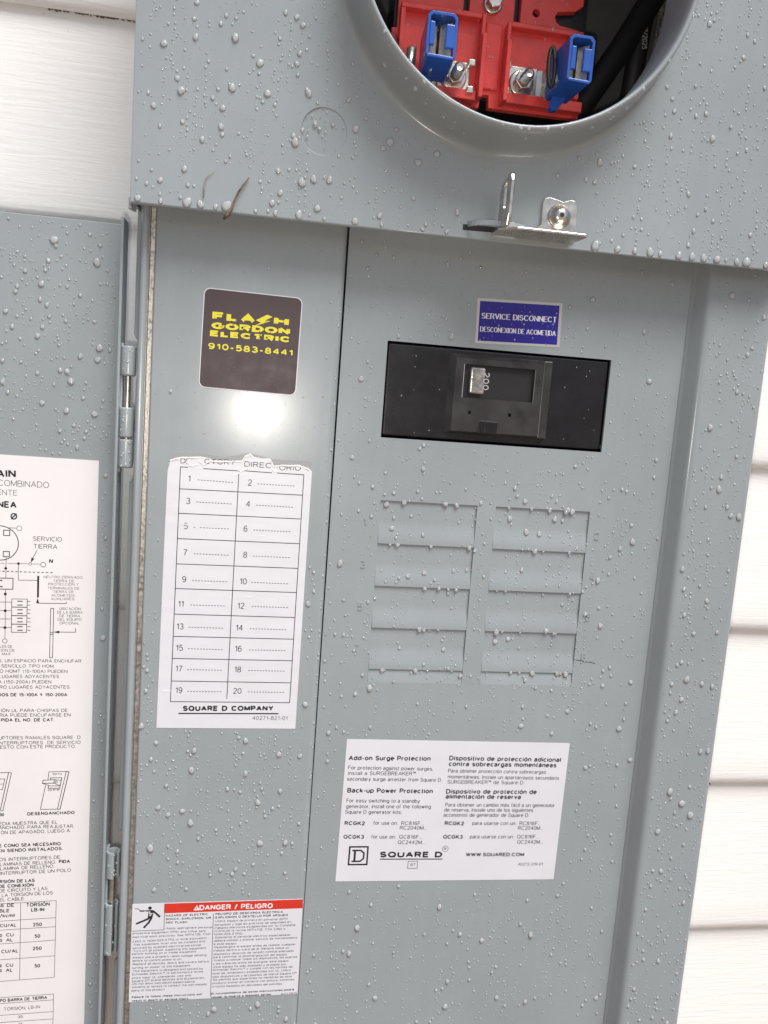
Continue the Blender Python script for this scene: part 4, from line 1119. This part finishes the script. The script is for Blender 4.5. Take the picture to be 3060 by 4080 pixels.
# upright sealing tab with an oval eye: drawn in (y, z), thickness along x
outer = [(-22.0, 150.6), (-41.5, 150.6), (-43.0, 156.0), (-43.6, 172.5), (-42.2, 175.5), (-39.5, 176.6), (-27.0, 173.6), (-24.5, 170.5), (-24.0, 156.0)]
eye = rrect(-34.2, 166.8, 5.2, 13.5, 2.4)
tabo = plate('sealing_tab', [(y, z) for y, z in outer], [eye], 0.0, 1.7, M_STEEL, None, round_=.35)
me = tabo.data
for vv in me.vertices:
    x, y, z = vv.co
    vv.co = (50.2 * MM - y - hasp.location.x, x - hasp.location.y, z - hasp.location.z)
tabo.parent = hasp
ORG[tabo.name] = ORG[hasp.name]
g = Geo().lathe_y(82.6, 162.4, [(0, -27.0), (2.0, -26.9), (3.7, -26.3), (4.3, -25.3), (4.4, -23.6), (5.9, -23.4), (6.4, -22.9), (6.4, -21.9)], 32)
s_ = g.build('button_screw', M_STEEL, hasp, smooth=True)
g = Geo().lathe_y(82.6, 162.4, [(0, -27.15), (1.2, -27.15), (1.5, -26.8), (1.2, -26.6)], 6)
g.build('screw_socket', M_BLACK2, s_)
hasp.location += Vector((-1.6, -5.0, -1.3)) * MM
# lanced loop of the cover that the hasp passes through
g = Geo()
loop_c = [(31.8 + 33.5 * (.5 - .5 * math.cos(math.pi * k / 16)), HY - .5 - 9.5 * math.sin(math.pi * k / 16)) for k in range(17)]
i0 = 0
for (xa, ya), (xb, yb) in zip(loop_c[:-1], loop_c[1:]):
    g.face([(xa, ya, 150.9), (xb, yb, 151.3), (xb, yb, 154.1), (xa, ya, 153.7)])
    g.face([(xa, ya + 1.6, 150.9), (xb, yb + 1.6, 151.3), (xb, yb + 1.6, 154.1), (xa, ya + 1.6, 153.7)])
    g.face([(xa, ya, 150.9), (xb, yb, 151.3), (xb, yb + 1.6, 151.3), (xa, ya + 1.6, 150.9)])
    g.face([(xa, ya, 153.7), (xb, yb, 154.1), (xb, yb + 1.6, 154.1), (xa, ya + 1.6, 153.7)])
lp = g.build('lanced_loop', M_PAINT, hood, bevel=.4)
g = Geo()
g.face([(29.4, HY - .06, 149.4), (58.8, HY - .06, 150.0), (58.8, HY - .06, 153.0), (29.4, HY - .06, 152.4)])  # no hole cut; the slot's shade is a black patch on the sheet
g.build('hasp_slot_shade', M_DARK, hood)

# ================================================================ meter socket inside the opening
sock = thing('meter_socket', 'red plastic meter socket block with bolted terminals inside the round opening', 'meter socket', (48, 40, 228))
SY = 25.0
outer = [(-9.7, 227.5), (44.4, 229.6), (44.8, 237.0), (49.6, 237.4), (50.1, 230.4), (105.1, 230.8), (105.2, 238.8), (102.6, 243.0), (102.3, 277.6), (100.2, 279.7), (89.0, 280.9), (86.4, 282.4), (85.5, 285.2), (87.0, 287.8), (97.6, 289.6), (102.0, 293.0), (102.2, 330), (-4.0, 330), (-6.7, 327), (-6.7, 266.9), (-9.7, 266.4)]
def hz(cx, cz, r): return circle(cx, cz, r, 18)
plate('socket_base', outer, [rect(30.8, 34.2, 279.8, 300), rect(60.8, 64.6, 279.0, 300), hz(73.9, 285.4, 2.1), hz(22.0, 287.4, 2.0)], SY, 5.0, M_RED, sock, round_=.5)
def rim(x0, x1, z0, z1, y): return Geo().box(x0, x1, y, SY + .3, z0, z1).build('moulded_rim', M_RED, sock, bevel=.5)
rim(-5.6, 40.8, 275.4, 278.2, SY - 6); rim(58.4, 101.8, 273.6, 276.4, SY - 6)
rim(-5.8, -3.0, 236.0, 275.2, SY - 6); rim(99.4, 102.2, 239.6, 273.4, SY - 6)
rim(-8.5, 40.6, 231.0, 236.4, SY - 7); rim(58.6, 104.4, 232.2, 238.0, SY - 7)
rim(40.9, 43.6, 231.8, 266.0, SY - 11); rim(40.9, 43.2, 266.2, 277.6, SY - 7)
rim(55.6, 58.3, 231.8, 264.6, SY - 11); rim(56.0, 58.3, 264.8, 275.6, SY - 7)
Geo().box(44.6, 54.6, SY - 1.6, SY + .2, 240, 276).build('centre_web', M_RED, sock, bevel=.8)
g = Geo()
write(g, 'LINE', 46.6, 246.0, 15, 90, 2.4, .16, SY - 1.62, thick=.3)
bpy.data.objects.remove(g.build('raised_marking', M_RED, sock))
def hexbolt(name, cx, cz, y, rf, rh, hh, stud=None):
    g = Geo().lathe_y(cx, cz, [(0, y - .2), (rf - .8, y - 2.2), (rf, y - 1.4), (rf, y)], 32)
    o = g.build(name, M_STEEL, sock, smooth=True)
    poly = [(cx + rh * math.cos(R(60 * k + 12)), cz + rh * math.sin(R(60 * k + 12))) for k in range(6)]
    Geo().prism(poly, y - 2.2 - hh, y - 1.5).build('hex_head', M_STEEL, o, bevel=.6)
    if stud:
        pr = []
        for k in range(9):
            pr += [(3.1, y - 8 - k * .9), (2.65, y - 8.45 - k * .9)]
        Geo().lathe_y(cx, cz, pr + [(1.9, y - 16.4), (0, y - 16.0)], 20).build('threaded_stud', M_STEEL, o, smooth=False)
    return o
hexbolt('flange_nut', 27.2, 242.2, SY - 4.0, 7.4, 5.6, 5.5, True)
hexbolt('flange_nut', 67.2, 244.2, SY - 4.0, 7.4, 5.6, 5.5, True)
hexbolt('mounting_bolt', 47.4, 286.0, SY - .2, 5.6, 4.7, 5.0)
# tinned bus straps under the nuts with small bent ears
for sx, cx, cz in ((-1, 27.2, 242.2), (1, 67.2, 244.2)):
    g = Geo().box(cx - 9.5, cx + 9.5, SY - 4.0, SY - .6, cz - 8.5, cz + 9.5)
    b_ = g.build('bus_strap', M_TIN, sock, bevel=.6)
    for ez in (cz - 8.0, cz + 6.4):
        Geo().box(cx - sx * 9.4 - 2, cx - sx * 9.4 + 2, SY - 8.5, SY - 3.8, ez, ez + 3.6).build('bent_ear', M_TIN, b_, bevel=.6)
    xo = cx + sx * 10.0
    pts = [(xo - sx * 1.5, SY - 3.0), (xo + sx * 2.4, SY - 4.4), (xo + sx * 5.0, SY - 10.0), (xo + sx * 7.0, SY - 20.0), (xo + sx * 7.4, SY - 30)]
    pr = pts + [(x + sx * 1.4, y + .9) for x, y in reversed(pts)]
    Geo().sweep_z(pr, cz - 8.0, cz + 9.0, closed=True).build('curved_strap', M_TIN, b_, bevel=.3)
Geo().tube([(-1.0, 2, 228), (-1.2, 0, 246)], 2.6, 14).build('rolled_spring', M_TIN, sock, smooth=True)

def jaw(x0, x1, z0, z1, label, lean):
    """blue shroud open to the front, spring contacts inside"""
    J = thing('meter_jaw', label, 'meter jaw', ((x0 + x1) / 2, 12, z0), 'meter jaws on the socket')
    yf, yb = -20.0, 10.0
    t = 1.6
    def sh(y): return (y - yf) * lean
    g = Geo()
    fo = [(x0 + 1.2, z0 + .4), (x1 - 1.2, z0), (x1, z0 + 1.6), (x1, z1 - 2.0), (x1 - 2.0, z1), (x0 + 2.0, z1), (x0, z1 - 2.0), (x0, z0 + 2.0)]
    fi = [(x0 + t, z0 + t + .4), (x1 - t, z0 + t), (x1 - t, z0 + t + 1), (x1 - t, z1 - t - 1.2), (x1 - t - 1.2, z1 - t), (x0 + t + 1.2, z1 - t), (x0 + t, z1 - t - 1.2), (x0 + t, z0 + t + 1.4)]
    n = len(fo)
    for k in range(n):
        a, b = fo[k], fo[(k + 1) % n]
        c, d = fi[k], fi[(k + 1) % n]
        g.face([(a[0], yf, a[1]), (b[0], yf, b[1]), (d[0], yf, d[1]), (c[0], yf, c[1])])
        g.face([(a[0], yf, a[1]), (b[0], yf, b[1]), (b[0] + sh(yb), yb, b[1]), (a[0] + sh(yb), yb, a[1])])
        g.face([(c[0], yf, c[1]), (d[0], yf, d[1]), (d[0] + sh(yb), yb, d[1]), (c[0] + sh(yb), yb, c[1])])
    g.build('blue_shroud', M_BLUE, J, bevel=.35)
    zm = z0 + (z1 - z0) * .26
    Geo().box(x0 + t - .3, x0 + t + 2.6, yf - .6, yf + 1.8, zm, zm + 11.5).build('retaining_tab', M_BLUE, J, bevel=.6)
    Geo().box(x1 - t - 4.4, x1 - t + .3, yf - .6, yf + 1.8, zm - .6, zm + 11.0).build('retaining_tab', M_BLUE, J, bevel=.6)
    xm = (x0 + x1) / 2 - .6
    for s, xa in ((-1, x0 + t + .7), (1, x1 - t - .7)):
        pr = [(xa, yf + 2.2), (xm + s * .7, yf + 7.0), (xm + s * .7, yb + 6), (xm + s * 1.6, yb + 6), (xm + s * 1.6, yf + 7.6), (xa, yf + 3.2)]
        Geo().sweep_z(pr, z0 + t + .6, z1 - 3.6, closed=True).build('spring_contact', M_TIN, J, bevel=.15)
    g = Geo()
    a = [(x0 + .8, z0 + .6), (x0 + 9.0, z0 + .6), (x0 + 4.4, z0 - 6.4), (x0 + 1.6, z0 - 7.4), (x0 - .2, z0 - 5.8)]
    g.prism(a, 3.0, 7.0)
    g.build('shroud_skirt', M_BLUE, J)
    return J
jaw(3.2, 19.2, 234.6, 257.2, 'blue shrouded meter jaw beside the rolled spring on the red socket', .06)
jaw(80.2, 94.4, 232.6, 256.4, 'blue shrouded meter jaw with a black rubber band on the red socket', -.05)
band = []
for k in range(25):
    a = 2 * math.pi * k / 24
    band.append((76.6 + 1.6 * math.cos(a), -4 + 3 * math.sin(a), 245 + 11.2 * math.sin(a + .25)))
o = Geo().tube(band, 1.15, 8).build('rubber_band', M_DARK, None, smooth=True, base=(77, -2, 234))
tag(o, 'black rubber band looped around the strap beside a blue meter jaw', 'rubber band')

# compartment behind the socket
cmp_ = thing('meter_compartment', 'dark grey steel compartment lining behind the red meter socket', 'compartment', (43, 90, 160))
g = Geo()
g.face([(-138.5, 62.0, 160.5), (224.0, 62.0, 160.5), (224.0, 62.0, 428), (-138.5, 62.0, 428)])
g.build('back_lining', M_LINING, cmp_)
g = Geo()
g.box(-8, 106, 30.2, 61.8, 236, 330)
g.build('socket_mount', M_BLACK, cmp_)
g = Geo()
pts = [(157.4, 274.3), (161.5, 282.0), (164.0, 298.0), (164.0, 335.0), (177.0, 340.0), (173.7, 322.9), (170.5, 300.0), (168.0, 289.6), (164.0, 279.0)]
g.prism(pts, 59.0, 61.0)
g.build('galvanised_flange', M_GALV, cmp_, bevel=.5)
o = Geo().tube([(96, 56, 222), (118, 50, 252), (138, 50, 285), (158, 52, 322), (178, 54, 365)], 7.5, 20).build('black_tube', M_DARK, None, smooth=True, base=(96, 56, 222))  # solid black tube drawn for the dark diagonal band
tag(o, 'thick black tube running diagonally behind the red meter socket', 'cable', 'tubes in the meter compartment')
dated_tube = thing('black_tube', 'black tube with a date printed in white down its side', 'cable', (152, 56, 250), 'tubes in the meter compartment')
Geo().tube([(148, 56, 245), (150, 53, 285), (153, 53, 320), (150, 55, 365)], 6.0, 20).build('tube_skin', M_DARK, dated_tube, smooth=True)  # solid black tube drawn for the dark upright band
g = Geo()
write(g, '12/2025', 149.0, 298.5, 13.6, -86, 3.4, .14, 46.7)
g.build('date_print', M_SILVER, dated_tube)

# ================================================================ the open door and its hinges
door = thing('panel_door', 'wet grey panel door swung fully open on its hinges beside the panel', 'door', (-200, 8, -440))
DY = 6.0
Geo().box(-520, -149.3, DY, DY + 1.5, -420, 140.1).build('door_sheet', M_PAINT, door, bevel=.4)
pr = [(x + 1.25, y) for x, y in ((-150.4, DY + 1.4), (-150.4, DY), (-149.6, DY - .4), (-149.1, DY - 1.4), (-149.1, DY - 13.5), (-147.9, DY - 13.7), (-147.5, DY - 13.2), (-147.5, DY), (-148.0, DY + 1.4))]
Geo().sweep_z(pr, -420, 141.2, closed=True).build('edge_flange', M_PAINT, door, bevel=.3)
Geo().box(-520, -150.4, DY - 12, DY - .1, -421.5, -419.9).build('bottom_flange', M_PAINT, door, bevel=.3)

def knuckle(name, z0, z1, parent, opened=False):
    cx, cy = -142.6, -3.2
    g = Geo()
    if opened:           # a rolled leaf: the curl does not quite close
        pr = [(cx + r * math.cos(R(a)), cy + r * math.sin(R(a))) for r, seq in ((3.9, range(-30, 300, 15)), (2.5, range(285, -45, -15))) for a in seq]
        g.sweep_z(pr, z0, z1, closed=True)
        o = g.build(name, M_PAINT, parent, bevel=.2)
    else:
        g.lathe_z(cx, cy, [(2.2, z0 + .1), (3.4, z0), (3.95, z0 + .5), (4.0, z0 + 1), (4.0, z1 - 1), (3.95, z1 - .5), (3.4, z1), (2.2, z1 - .1)], 32)
        o = g.build(name, M_PAINT, parent, smooth=True)
    return o
def hinge(label, spans, zp0, zp1, opened, leaf):
    H = thing('door_hinge', label, 'hinge', (-142.6, -3, zp0), 'hinges between the door and the panel')
    for z0, z1 in spans: knuckle('hinge_knuckle', z0, z1, H, opened)
    Geo().lathe_z(-142.6, -3.2, [(0, zp0), (1.5, zp0), (1.6, zp0 + .5), (1.6, zp1 - .5), (1.5, zp1), (0, zp1)], 16).build('hinge_pin', M_STEEL, H, smooth=True)
    for z0, z1, x0, x1, y0, y1 in leaf:
        Geo().box(x0, x1, y0, y1, z0, z1).build('hinge_leaf', M_PAINT, H, bevel=.2)
    return H
hinge('upper hinge with three grey knuckles and a bare pin, above the sheet of Spanish instructions', ((59.9, 75.8), (27.0, 43.2), (10.6, 26.1)), 11.0, 75.0, False,
      ((8.0, 77.0, -146.25, -145.2, -4.0, 1.2), (44, 59, -138.6, -137.9, -3, 2)))
hinge('lower hinge with a rolled split knuckle and a worn pin, beside the danger label', ((-229.6, -213.6), (-278.0, -246.2)), -277.0, -216.0, True,
      ((-280, -212, -146.25, -145.2, -4.0, 1.2),))

# instruction sheet on the door
ins = thing('instruction_sheet', 'large white sheet of Spanish wiring instructions glued inside the open door', 'label', (-220, 6, -420))
sheet([(-330, -412), (-158.3, -412), (-158.3, 12.5), (-330, 13.2)], DY, .15, 'label_sheet', M_SHEET, ins)
ys = DY - .19
print_rows('text_line', P_door, ys, M_INK, ins, lambda i, t: P_door[i][6] > .15)
print_rows('text_line', P_door, ys, M_INK, ins, lambda i, t: P_door[i][6] <= .15)
parts = {'wiring_diagram': Geo(), 'tripped_switch_drawing': Geo(), 'switch_drawing': Geo(), 'torque_table': Geo(), 'ground_bar_table': Geo()}
def which(x, z):
    if z > -150: return parts['wiring_diagram']
    if z > -235: return parts['tripped_switch_drawing' if x > -190 else 'switch_drawing']
    return parts['torque_table' if z > -305 else 'ground_bar_table']
def mid(p): return (sum(q[0] for q in p) / len(p), sum(q[1] for q in p) / len(p))
for w, pts in P_door_lines: ribbon(which(*mid(pts)), pts, w * 1.2 + .05, w * 1.2 + .05, ys)
for x, z, r, w, fill in P_door_circles:
    if fill: which(x, z).face([(a, ys - .004, b) for a, b in circle(x, z, r, 16)])
    else: ribbon(which(x, z), E(x, z, r, r, 0, 360, 36), w + .05, w + .05, ys - .003)
for poly in P_door_fills: which(*poly[0]).face([(a, ys - .005, b) for a, b in poly])
for n_, g in parts.items():
    if g.v: g.build(n_, M_INK, ins)

# ================================================================ twig and grass stalk stuck to the wet cover
tw = [(-83.0, -26.1, 163.0), (-85.4, -26.7, 159.4), (-88.0, -27.0, 155.0), (-90.2, -27.3, 149.4), (-91.2, -27.7, 145.8), (-92.6, -28.3, 143.6), (-94.6, -28.1, 141.0)]
o = Geo().tube(tw, [.3, .5, .55, .6, .75, 1.3, .55], 8).build('twig', M_TWIG, None, smooth=True, base=(-90, -27, 141))
tag(o, 'short dry brown twig stuck across the wet lower lip of the meter cover', 'twig')
o = Geo().tube([(-100.2, HY - .5, 164.6), (-102.0, HY - .7, 162.6), (-104.2, HY - .8, 160.8), (-104.9, HY - .8, 155.8), (-105.0, HY - .7, 151.0)], [.1, .16, .28, .4, .3], 6).build('grass_stalk', mat('dry_grass', (.32, .30, .22), .8), None, smooth=True, base=(-104, -25.5, 151))
tag(o, 'thin pale dry grass stalk lying on the wet meter cover beside the twig', 'grass stalk')

# ================================================================ rain
def in_rect(x, z, r): return r[0] <= x <= r[1] and r[2] <= z <= r[3]
BIG = []                    # (r, kind, x, y, z, sx, sz)
SMALL = {}
def cap_geo(g, x, y, z, r, sz, hgt, n, rings, sag, seed):
    q = random.Random(seed)
    ph = [q.uniform(0, 6.28) for _ in range(3)]
    am = 0.05 if r < .8 else 0.09
    i = len(g.v)
    for j in range(rings):
        t = R(90 * j / rings)
        rr, hh = math.cos(t), math.sin(t)
        for k in range(n):
            a = 2 * math.pi * (k + .5 * (j % 2)) / n
            w = 1 + am * math.sin(2 * a + ph[0]) + am * .6 * math.sin(3 * a + ph[1])
            px, pz = rr * r * w * math.cos(a), rr * r * sz * w * math.sin(a)
            if pz > 0: px *= 1 - .22 * sag * pz / (r * sz)
            g.v.append((x + px, y + .03 - hgt * r * hh, z + pz - sag * r * .25 * hh))
    g.v.append((x, y + .03 - hgt * r, z - sag * r * .25))
    top = len(g.v) - 1
    for j in range(rings - 1):
        for k in range(n):
            a, b = i + j * n + k, i + j * n + (k + 1) % n
            g.f.append((a, b, b + n, a + n))
    for k in range(n):
        g.f.append((i + (rings - 1) * n + k, i + (rings - 1) * n + (k + 1) % n, top))
    g.f.append(tuple(range(i + n - 1, i - 1, -1)))
def rsize():
    u = rnd.random()
    if u < .50: return rnd.uniform(.24, .5)
    if u < .84: return rnd.uniform(.48, .9)
    if u < .96: return rnd.uniform(.85, 1.4)
    return rnd.uniform(1.35, 2.1)
def rain(where, x0, x1, z0, z1, n, depth, avoid=(), ring=None, trail=.4, scale=1.0):
    placed, cells = 0, {}
    def ok(x, z, r):
        if not (x0 <= x <= x1 and z0 <= z <= z1): return False
        if any(in_rect(x, z, (q[0] - r, q[1] + r, q[2] - r, q[3] + r)) for q in avoid): return False
        if ring and math.hypot(x - ring[0], z - ring[1]) < ring[2] + r: return False
        cx, cz = int(x // 4), int(z // 4)
        for a in (-1, 0, 1):
            for b in (-1, 0, 1):
                for (u, v, s) in cells.get((cx + a, cz + b), ()):
                    if (u - x) ** 2 + (v - z) ** 2 < (1.15 * (s + r)) ** 2: return False
        return True
    def add(x, z, r):
        cells.setdefault((int(x // 4), int(z // 4)), []).append((x, z, r))
        y = depth(x, z) if callable(depth) else depth
        BIG.append((r, where, x, y, z))
    tries = 0
    while placed < n and tries < n * 12:
        tries += 1
        if rnd.random() < trail * .12:
            x, z = rnd.uniform(x0, x1), rnd.uniform(z0, z1)
            for k in range(rnd.randint(5, 13)):
                z -= rnd.uniform(1.4, 5.0)
                x += rnd.gauss(0, .25)
                r = rnd.uniform(.25, .75) * scale
                if ok(x, z, r):
                    add(x, z, r)
                    placed += 1
        else:
            x, z, r = rnd.uniform(x0, x1), rnd.uniform(z0, z1), rsize() * scale
            if ok(x, z, r):
                add(x, z, r)
                placed += 1
def dead_depth(x, z):
    for a, b in CL:
        if a < x < b and -101.6 < z < 0: return tw_depth((-z % TW) / TW)
    return 0.0
HASPB = (30, 100, 147, 178)
rain('cover', -138.5, 222, 148, 338, 2100, HY, (HASPB, (-107, -80, 145, 167)), (HX, HZ, 97), .55, 1.0)
rain('door', -215, -151.5, -340, 138, 760, DY, ((-340, -157.6, -420, 14),), None, .3, .9)
rain('trim', -129.5, -35, -340, -40, 850, -6.0, ((-122, -40.5, -138.5, 25), (-131.5, -29.5, -311, -244)), None, .35, .95)
rain('trim', -129.5, -34, -40, 140, 120, -6.0, ((-122, -40.5, -138.5, 25), (-106, -51, 55.5, 110.5)), None, .2, .5)
rain('deadfront', -27.0, 174, -340, 145, 3000, dead_depth, ((-4.5, 133.5, 34.5, 92.5), (-12.5, 132.5, -240.5, -145), (46.5, 99.5, 93, 121)), None, .35, .9)
rain('deadfront', 49, 97, 95.5, 118.5, 40, -.24, (), None, .1, .7)
rain('flange', 186, 222, -340, 146, 950, -10.0, (), None, .35, 1.05)
# drops that gather along the lower lip of the cover, as the photograph shows them
for x, r in ((-137, 1.6), (-126, 1.2), (-113, 2.4), (-106.5, 1.9), (-99, 1.3), (-93.5, 2.5), (-79, 1.1), (-69, 1.3), (-57, 2.0), (-44, 1.0), (-28, 1.7), (-14, 1.1), (8, 1.2), (21, 1.4), (104, 2.6), (117, 1.9), (127, 1.5), (136, 2.1), (142, 1.4), (153, 2.0), (161, 1.9), (168, 1.9), (176, 2.0), (188, 1.7), (194, 2.4), (206, 1.6)):
    BIG.append((r, 'cover', x, HY, 146.5 + .0035 * (x + 140) + r * .55))
for x, y, z, r in ((-118.0, HY, 200.5, 2.0), (-93.5, HY, 205.0, 1.9), (-76.0, HY, 204.5, 1.8), (-55.5, HY, 207.0, 1.9), (-61.0, HY, 183.0, 2.1), (-56.5, HY, 164.0, 2.1), (-62.0, HY, 186.0, 1.3),
                   (-133.0, HY, 251, 1.8), (-120, HY, 258, 1.9), (-127, HY, 221, 1.7), (-112, HY, 226, 1.5),
                   (-184.0, DY, 128.5, 2.2), (-162.0, DY, 119.0, 2.2), (-203.0, DY, 100.0, 1.3), (-176.0, DY, 60.0, 1.5), (-209, DY, 52, 1.5), (-154.5, DY, 4.5, 1.3),
                   (-99.0, -6, -151.0, 1.6), (-100.0, -6, -163, 1.8), (-36.6, -6, -122.0, 1.7), (-118, -6, -186, 1.5), (-121.5, -6, -211, 2.1), (-69, -6, -165, 1.6)):
    BIG.append((r, 'cover' if y == HY else 'door' if y == DY else 'trim', x, y, z))
# half-moon beads hanging under the upper edge of each knock-out
for a, b in CL:
    for k in range(5):
        for q in range(rnd.randint(2, 5)):
            r = rnd.uniform(.8, 1.8)
            BIG.append((r, 'deadfront', rnd.uniform(a + 2, b - 2), .35, -TW * k - r * .4))
# beads strung along the turned right edge of the trim
for k in range(95):
    z = 140 - 475 * rnd.random() ** .7
    BIG.append((rnd.uniform(.3, .85), 'trim', -31.2 + rnd.uniform(-.5, .5), -5.4, z))
# drops on the raised ring
for k in range(95):
    a = R(rnd.uniform(195, 345))
    u = rnd.choice((0, 0, 1))
    rr, y = (86.9, -51.9) if u else (rnd.uniform(88.0, 89.5), rnd.uniform(-45, -32))
    r = rnd.uniform(.4, 1.25) * (1.0 if u else 1.1)
    BIG.append((r, 'ring', HX + rr * math.cos(a), y, HZ + rr * math.sin(a)))
# drops on the red socket and the blue shrouds
for k in range(90):
    x, z = rnd.uniform(-4, 100), rnd.uniform(234, 300)
    if 40.8 < x < 43.8 or 55.4 < x < 58.6 or 30 < x < 35 or 60 < x < 65.5 or math.hypot(x - 74, z - 285) < 3.5 or (x > 84 and 278 < z < 292): continue
    y = SY - 6 if (273 < z < 278.4) else SY
    if 44.5 < x < 54.7 and 240 < z < 276: y = SY - 1.6
    if not (17 < x < 38 and 233 < z < 253) and not (57 < x < 78 and 235 < z < 254) and not (z < 238.5):
        BIG.append((rnd.uniform(.3, .95), 'socket', x, y, z))
# drops on hinge knuckles
for z0, z1 in ((59.9, 75.8), (27.0, 43.2), (10.6, 26.1), (-229.6, -213.6), (-278.0, -246.2)):
    for k in range(9):
        a = R(rnd.uniform(225, 315))
        BIG.append((rnd.uniform(.3, .85), 'hinge', -142.6 + 3.95 * math.cos(a), -3.2 + 3.95 * math.sin(a), rnd.uniform(z0 + .8, z1 - .8)))
for k in range(16):
    BIG.append((rnd.uniform(.25, .5), 'breaker', rnd.uniform(0, 33) if k % 2 else rnd.uniform(97, 129), 1.4, rnd.uniform(39, 88)))

def describe(where, x, y, z, r):
    size = 'large' if r > 1.5 else 'medium' if r > 1.15 else 'small'
    if where == 'cover':
        spot = ('hanging on the lower lip of the meter cover' if z < 151 else 'on the meter cover left of the round knockout' if x < -60 else
                'on the meter cover between the knockout and the ring' if x < 20 else 'on the meter cover below the ring beside the hasp' if x < 110 else 'on the meter cover right of the hasp')
    elif where == 'door':
        spot = 'on the open door above its instruction sheet' if z > 14 else 'on the open door between its sheet and the hinges'
    elif where == 'trim':
        spot = 'on the left trim between the directory and the danger label' if z < -138 else 'on the left trim beside the circuit directory'
    elif where == 'deadfront':
        spot = ('on the deadfront above the black breaker' if z > 91 else 'on the deadfront beside the black breaker' if z > 36 else 'on the deadfront between the breaker and the knock-outs' if z > 1 else
                'on the knock-outs of the deadfront' if 0 < x < 129 and z > -112 else 'on the deadfront beside the knock-outs' if z > -145 else 'on the deadfront beside the surge label' if z > -240 else 'on the deadfront below the surge label')
    elif where == 'flange':
        spot = 'on the upper right flange under the meter cover' if z > 30 else 'on the right flange beside the knock-outs' if z > -112 else 'on the low right flange beside the surge label'
    elif where == 'ring':
        spot = 'on the edge of the raised meter ring' if y < -50 else 'on the outer wall of the meter ring'
    elif where == 'hinge':
        spot = 'on a knuckle of the upper hinge' if z > 0 else 'on a knuckle of the lower hinge'
    elif where == 'socket':
        spot = 'on the red meter socket'
    else:
        spot = 'on the face of the black breaker'
    return size + ' clear raindrop ' + spot, 'raindrops ' + spot
BIG.sort(key=lambda t: -t[0])
for i, (r, where, x, y, z) in enumerate(BIG):
    sag = rnd.uniform(.2, 1.0) if r > .7 else rnd.uniform(0, .4)
    sz = rnd.uniform(1.0, 1.28) if r > .5 else rnd.uniform(.95, 1.15)
    hgt = rnd.uniform(.50, .68)
    if i < 290:
        g = Geo()
        cap_geo(g, x, y, z, r, sz, hgt, 18, 6, sag, i)
        o = g.build('raindrop', M_WATER, None, smooth=True, base=(x, y, z))
        lb, gr = describe(where, x, y, z, r)
        tag(o, lb, 'raindrop', gr)
    else:
        g = SMALL.setdefault(where, Geo())
        cap_geo(g, x, y, z, r, sz, hgt, 10 if r > .5 else 8, 3, sag, i)
NAMES = {'cover': 'meter cover', 'door': 'open panel door', 'trim': 'left trim', 'deadfront': 'deadfront', 'flange': 'right flange', 'ring': 'meter ring', 'hinge': 'door hinges', 'breaker': 'black breaker', 'socket': 'red meter socket'}
for where, g in SMALL.items():
    o = g.build('rain_beads', M_WATER, None, smooth=True)
    tag(o, 'scatter of small clear rain beads on the ' + NAMES[where], 'raindrops', kind='stuff')
